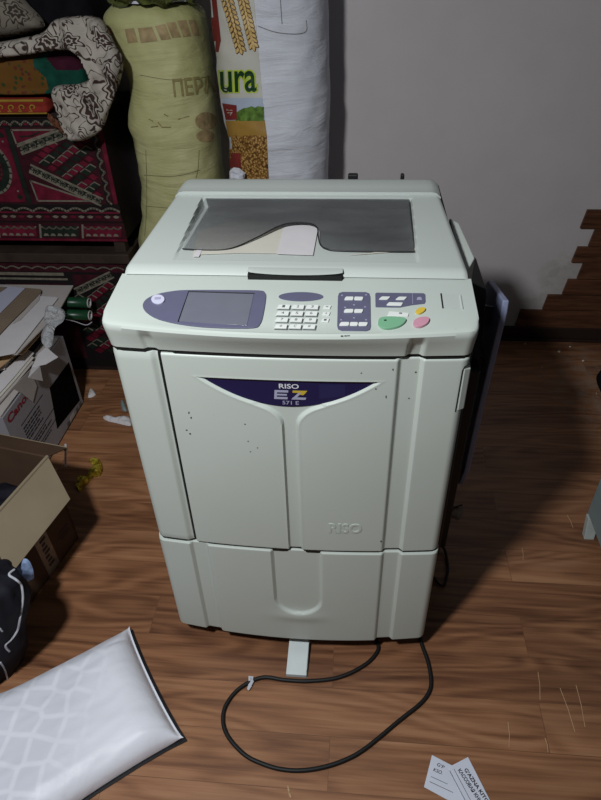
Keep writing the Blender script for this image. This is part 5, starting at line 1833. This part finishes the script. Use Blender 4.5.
ring = lambda r_: r_[0] + [q_[-1] for q_ in r_[1:]] + r_[-1][-2::-1] + [q_[0] for q_ in r_[-2:0:-1]]
ra, rb2 = ring(rt_), ring(rb_)
n = len(ra)
m.add(ra + rb2, [(i, (i + 1) % n, (i + 1) % n + n, i + n) for i in range(n)])
m.build('packet_body', M['packet'], pk, smooth=60)
# flat black sheet showing as a thin line along the near edges
m = MB()
off_ = sd * 0.005 + ld_ * -0.005
oc_ = [Vector((p_.x, p_.y, 0.0034)) for p_ in (PA + ld_ * -0.004, PB + off_, PB + off_ + ld_ * (LEN - 0.01), PA + ld_ * (LEN - 0.01) + sd * 0.01, PA + sd * 0.006)]
oc_ = [Vector((p_.x, p_.y, 0.0034)) for p_ in ([PA + sd * 0.004 + ld_ * -0.004] + [PA + sd * (WID * f) + ld_ * (0.010 * math.sin(PI * f) ** 0.5 - 0.007) for f in (0.1, 0.3, 0.5, 0.7, 0.9)] + [PB + off_] + [PB + sd * (0.006 - 0.010 * math.sin(PI * min(1, f * 1.6)) ** 0.5) + ld_ * (LEN * f) for f in (0.08, 0.2, 0.4, 0.6, 0.8, 0.97)] + [PA + ld_ * (LEN * 0.97) + sd * 0.02, PA + ld_ * (LEN * 0.3) + sd * 0.02])]
m.slab(oc_, (0, 0, -0.0032))
tag(m.build('black_sheet', M['packet_black'], pk, smooth=0), label='flat black sheet below the packet showing as a thin edge')

# ================================================================== SMALL LITTER
# two printed slips at lower right
for idx_, (pix, z_, lbl) in enumerate((([(432, 755), (424, 787), (470, 812), (478, 779)], 0.0012, 'white printed slip lying under the other slip at the lower right'), ([(449, 767), (468, 757), (505, 830), (480, 838)], 0.0026, 'white printed slip with two vertical lines lying over the other slip'))):
    P = [at(x, y, z_) for x, y in pix]
    cen = sum(P, Vector()) / 4
    cdth = thing('printed_slip', (cen.x, cen.y, 0), lbl, 'paper slip')
    m = MB(); m.slab(P, (0, 0, -0.0008)); m.build('slip_card', M['card_white'], cdth, smooth=0)
    def T(body, quad, bold=0.01):
        m = MB(); put_text(m, body, [at(x, y, z_ + 0.0005) for x, y in quad], 0, bold); m.build('printed_text', M['printed'], cdth, smooth=0)
    def LN(a, b_):
        m = MB(); p_, q_ = at(*a, z_ + 0.0004), at(*b_, z_ + 0.0004)
        nn = (q_ - p_).cross(Vector((0, 0, 1))).normalized() * 0.0005
        m.add([p_ - nn, q_ - nn, q_ + nn, p_ + nn], [(0, 1, 2, 3)]); m.build('printed_line', M['printed'], cdth, smooth=0)
    if idx_ == 0:
        T('G‘P', [(436.5, 765.5), (443.5, 769), (445, 766), (438, 762.5)])
        T('KSO.', [(433, 771), (442, 774.8), (443.5, 771.5), (434.5, 767.8)])
        LN((431, 776.5), (447.5, 784)); LN((429.5, 781.5), (453, 792.5))
    else:
        T('G‘AZNA KITOBI', [(463.8, 769.7), (489.5, 808), (492.6, 806), (467, 767.5)], 0.03)
        T('КАССОВАЯ КНИГА', [(457.6, 770.4), (483, 809), (486.2, 807), (460.8, 768.2)], 0.03)
        LN((454, 769), (488, 833)); LN((449.5, 770.5), (483, 834))
# gold foil ribbon
fp = [at(x, y, 0.004) for x, y in ((77, 489), (81, 482), (87, 480), (91, 474), (97, 471), (101, 465), (97, 462), (91, 464))]
fp = catmull(fp, 6)
m = MB(); rows = []
for i, p_ in enumerate(fp):
    f = i / (len(fp) - 1)
    h = 0.006 + 0.012 * abs(math.sin(f * 9)) + 0.004 * noise.noise(Vector((f * 20, 0, 0)))
    wdt = 0.015 + 0.006 * math.sin(f * 14)
    rows.append([p_ + Vector((-wdt * 0.6, wdt * 0.6, -0.0035)), p_ + Vector((-wdt * 0.3, wdt * 0.35, h)), p_ + Vector((wdt * 0.3, -wdt * 0.3, h * 0.8)), p_ + Vector((wdt * 0.8, -wdt * 0.8, -0.0035))])
m.grid(rows); ob = m.build('foil_ribbon', M['foil'], smooth=25)
so = ob.modifiers.new('solid', 'SOLIDIFY'); so.thickness = 0.0006
tag(ob, 'crumpled shiny gold foil ribbon on the floor behind the open box', 'ribbon')


def scrap(name, pix, h, mat, label, seed, nz=0.006):
    pl = [(at(x, y).x, at(x, y).y) for x, y in pix]
    pl = [tuple(v[:2]) for v in catmull([(*p_, 0) for p_ in pl], 3, True)]
    ext = min(max(p_[0] for p_ in pl) - min(p_[0] for p_ in pl), max(p_[1] for p_ in pl) - min(p_[1] for p_ in pl))
    m = inflate(pl, lambda u, v, hh: (u, v, max(0.0004, 0.0012 + hh)), max(0.0025, ext / 16), h, 0.0008, ext * 0.3, nz, 60, seed)
    return tag(m.build(name, M[mat], smooth=60), label, 'scrap')


scrap('paper_scrap', [(103, 418), (110, 416.5), (117, 418.5), (124, 417), (131, 419), (131, 426), (123, 425), (115, 423), (108, 421.5)], 0.012, 'paper_white', 'crumpled white paper scrap beside the left foot of the machine', 1.0)
scrap('paper_scrap', [(91, 389), (96, 395), (88, 398)], 0.010, 'paper_white', 'small white scrap at the back corner of the printed carton', 2.0, 0.003)
scrap('paper_scrap', [(438, 508), (448, 505), (461, 506), (463, 512), (459, 520), (452, 517), (444, 517), (440, 514)], 0.008, 'kraft', 'crumpled brownish scrap on the dark floor right of the machine', 3.0)
m = MB(); m.tube(catmull([at(430, 512, 0.012), at(440, 508, 0.014), at(446, 512, 0.014), at(453, 508, 0.014), at(462, 505, 0.006)], 6), 0.0028, 8); tag(m.build('black_wire', M['rubber']), 'short black wire lying over the brownish scrap', 'wire')
m = MB(); m.tube(catmull([Vector((0.285, 0.3, 0.06)), at(440, 545, 0.02), at(447, 560, 0.006), at(447, 575, 0.006), at(440, 585, 0.006), Vector((0.31, 0.30, 0.006))], 8), 0.0035, 8); tag(m.build('black_cable', M['rubber']), 'black cable curving out at the right side of the machine base', 'cable')
scrap('teal_scrap', [(121, 401), (125, 403), (127, 411), (123, 411), (121, 407)], 0.014, 'cabinet', 'small pale teal scrap peeking out beside the machine, left side', 5.0, 0.002)
for k, (px, py, s_) in enumerate(((559, 352, 1.6), (570, 347, 1.0), (583, 361, 1.5), (542, 368, .8), (525, 344, .9), (596, 394, 1.0))):
    scrap('crumb', [(px - s_, py), (px, py - s_ * .6), (px + s_, py - .2), (px + s_ * .3, py + s_ * .6)], 0.004, 'beige', 'tiny pale crumb on the dusty floor near the skirting', 10 + k, 0.001)['group'] = 'crumbs on the dusty floor'
scrap('wood_splinter', [(287.5, 784), (289.5, 790), (291.5, 799), (289.5, 797), (287.8, 791)], 0.003, 'manila', 'pale splinter on the floor at the bottom edge of the photo', 20, 0.001)

# ================================================================== RIGHT EDGE
cb = thing('metal_cabinet', (1.02, 0.12, 0), 'grey-green metal cabinet corner at the right edge of the photo', 'cabinet')
m = MB(); m.box((0.80, -0.16, 0.06), (1.25, 0.43, 0.50)); m.build('cabinet_body', M['cabinet'], cb, bevel=0.004)
for fx, fy in ((0.80, 0.395), (1.22, 0.395), (0.80, -0.13), (1.22, -0.13)):
    m = MB(); m.slab([(fx - 0.004, fy + 0.03, 0.06), (fx + 0.03, fy + 0.03, 0.06), (fx + 0.02, fy + 0.005, 0.0), (fx - 0.008, fy + 0.005, 0.0)], (0, -0.022, 0)); m.build('foot', M['pale_foot'], cb, bevel=0.002)
pl = [(1.06, 1.02), (1.045, 1.10), (1.06, 1.20), (1.12, 1.25), (1.20, 1.22), (1.24, 1.12), (1.20, 1.03), (1.12, 0.99)]
pl = [tuple(v[:2]) for v in catmull([(*p_, 0) for p_ in pl], 4, True)]
m = inflate(pl, lambda u, v, h: (u, v, max(0.0005, 0.004 + h)), 0.01, 0.06, 0.003, 0.06, 0.02, 14, 6.0)
tag(m.build('cloth_bundle', M['black_cloth'], smooth=60), 'dark crumpled cloth bundle at the right edge near the dusty patch', 'cloth')
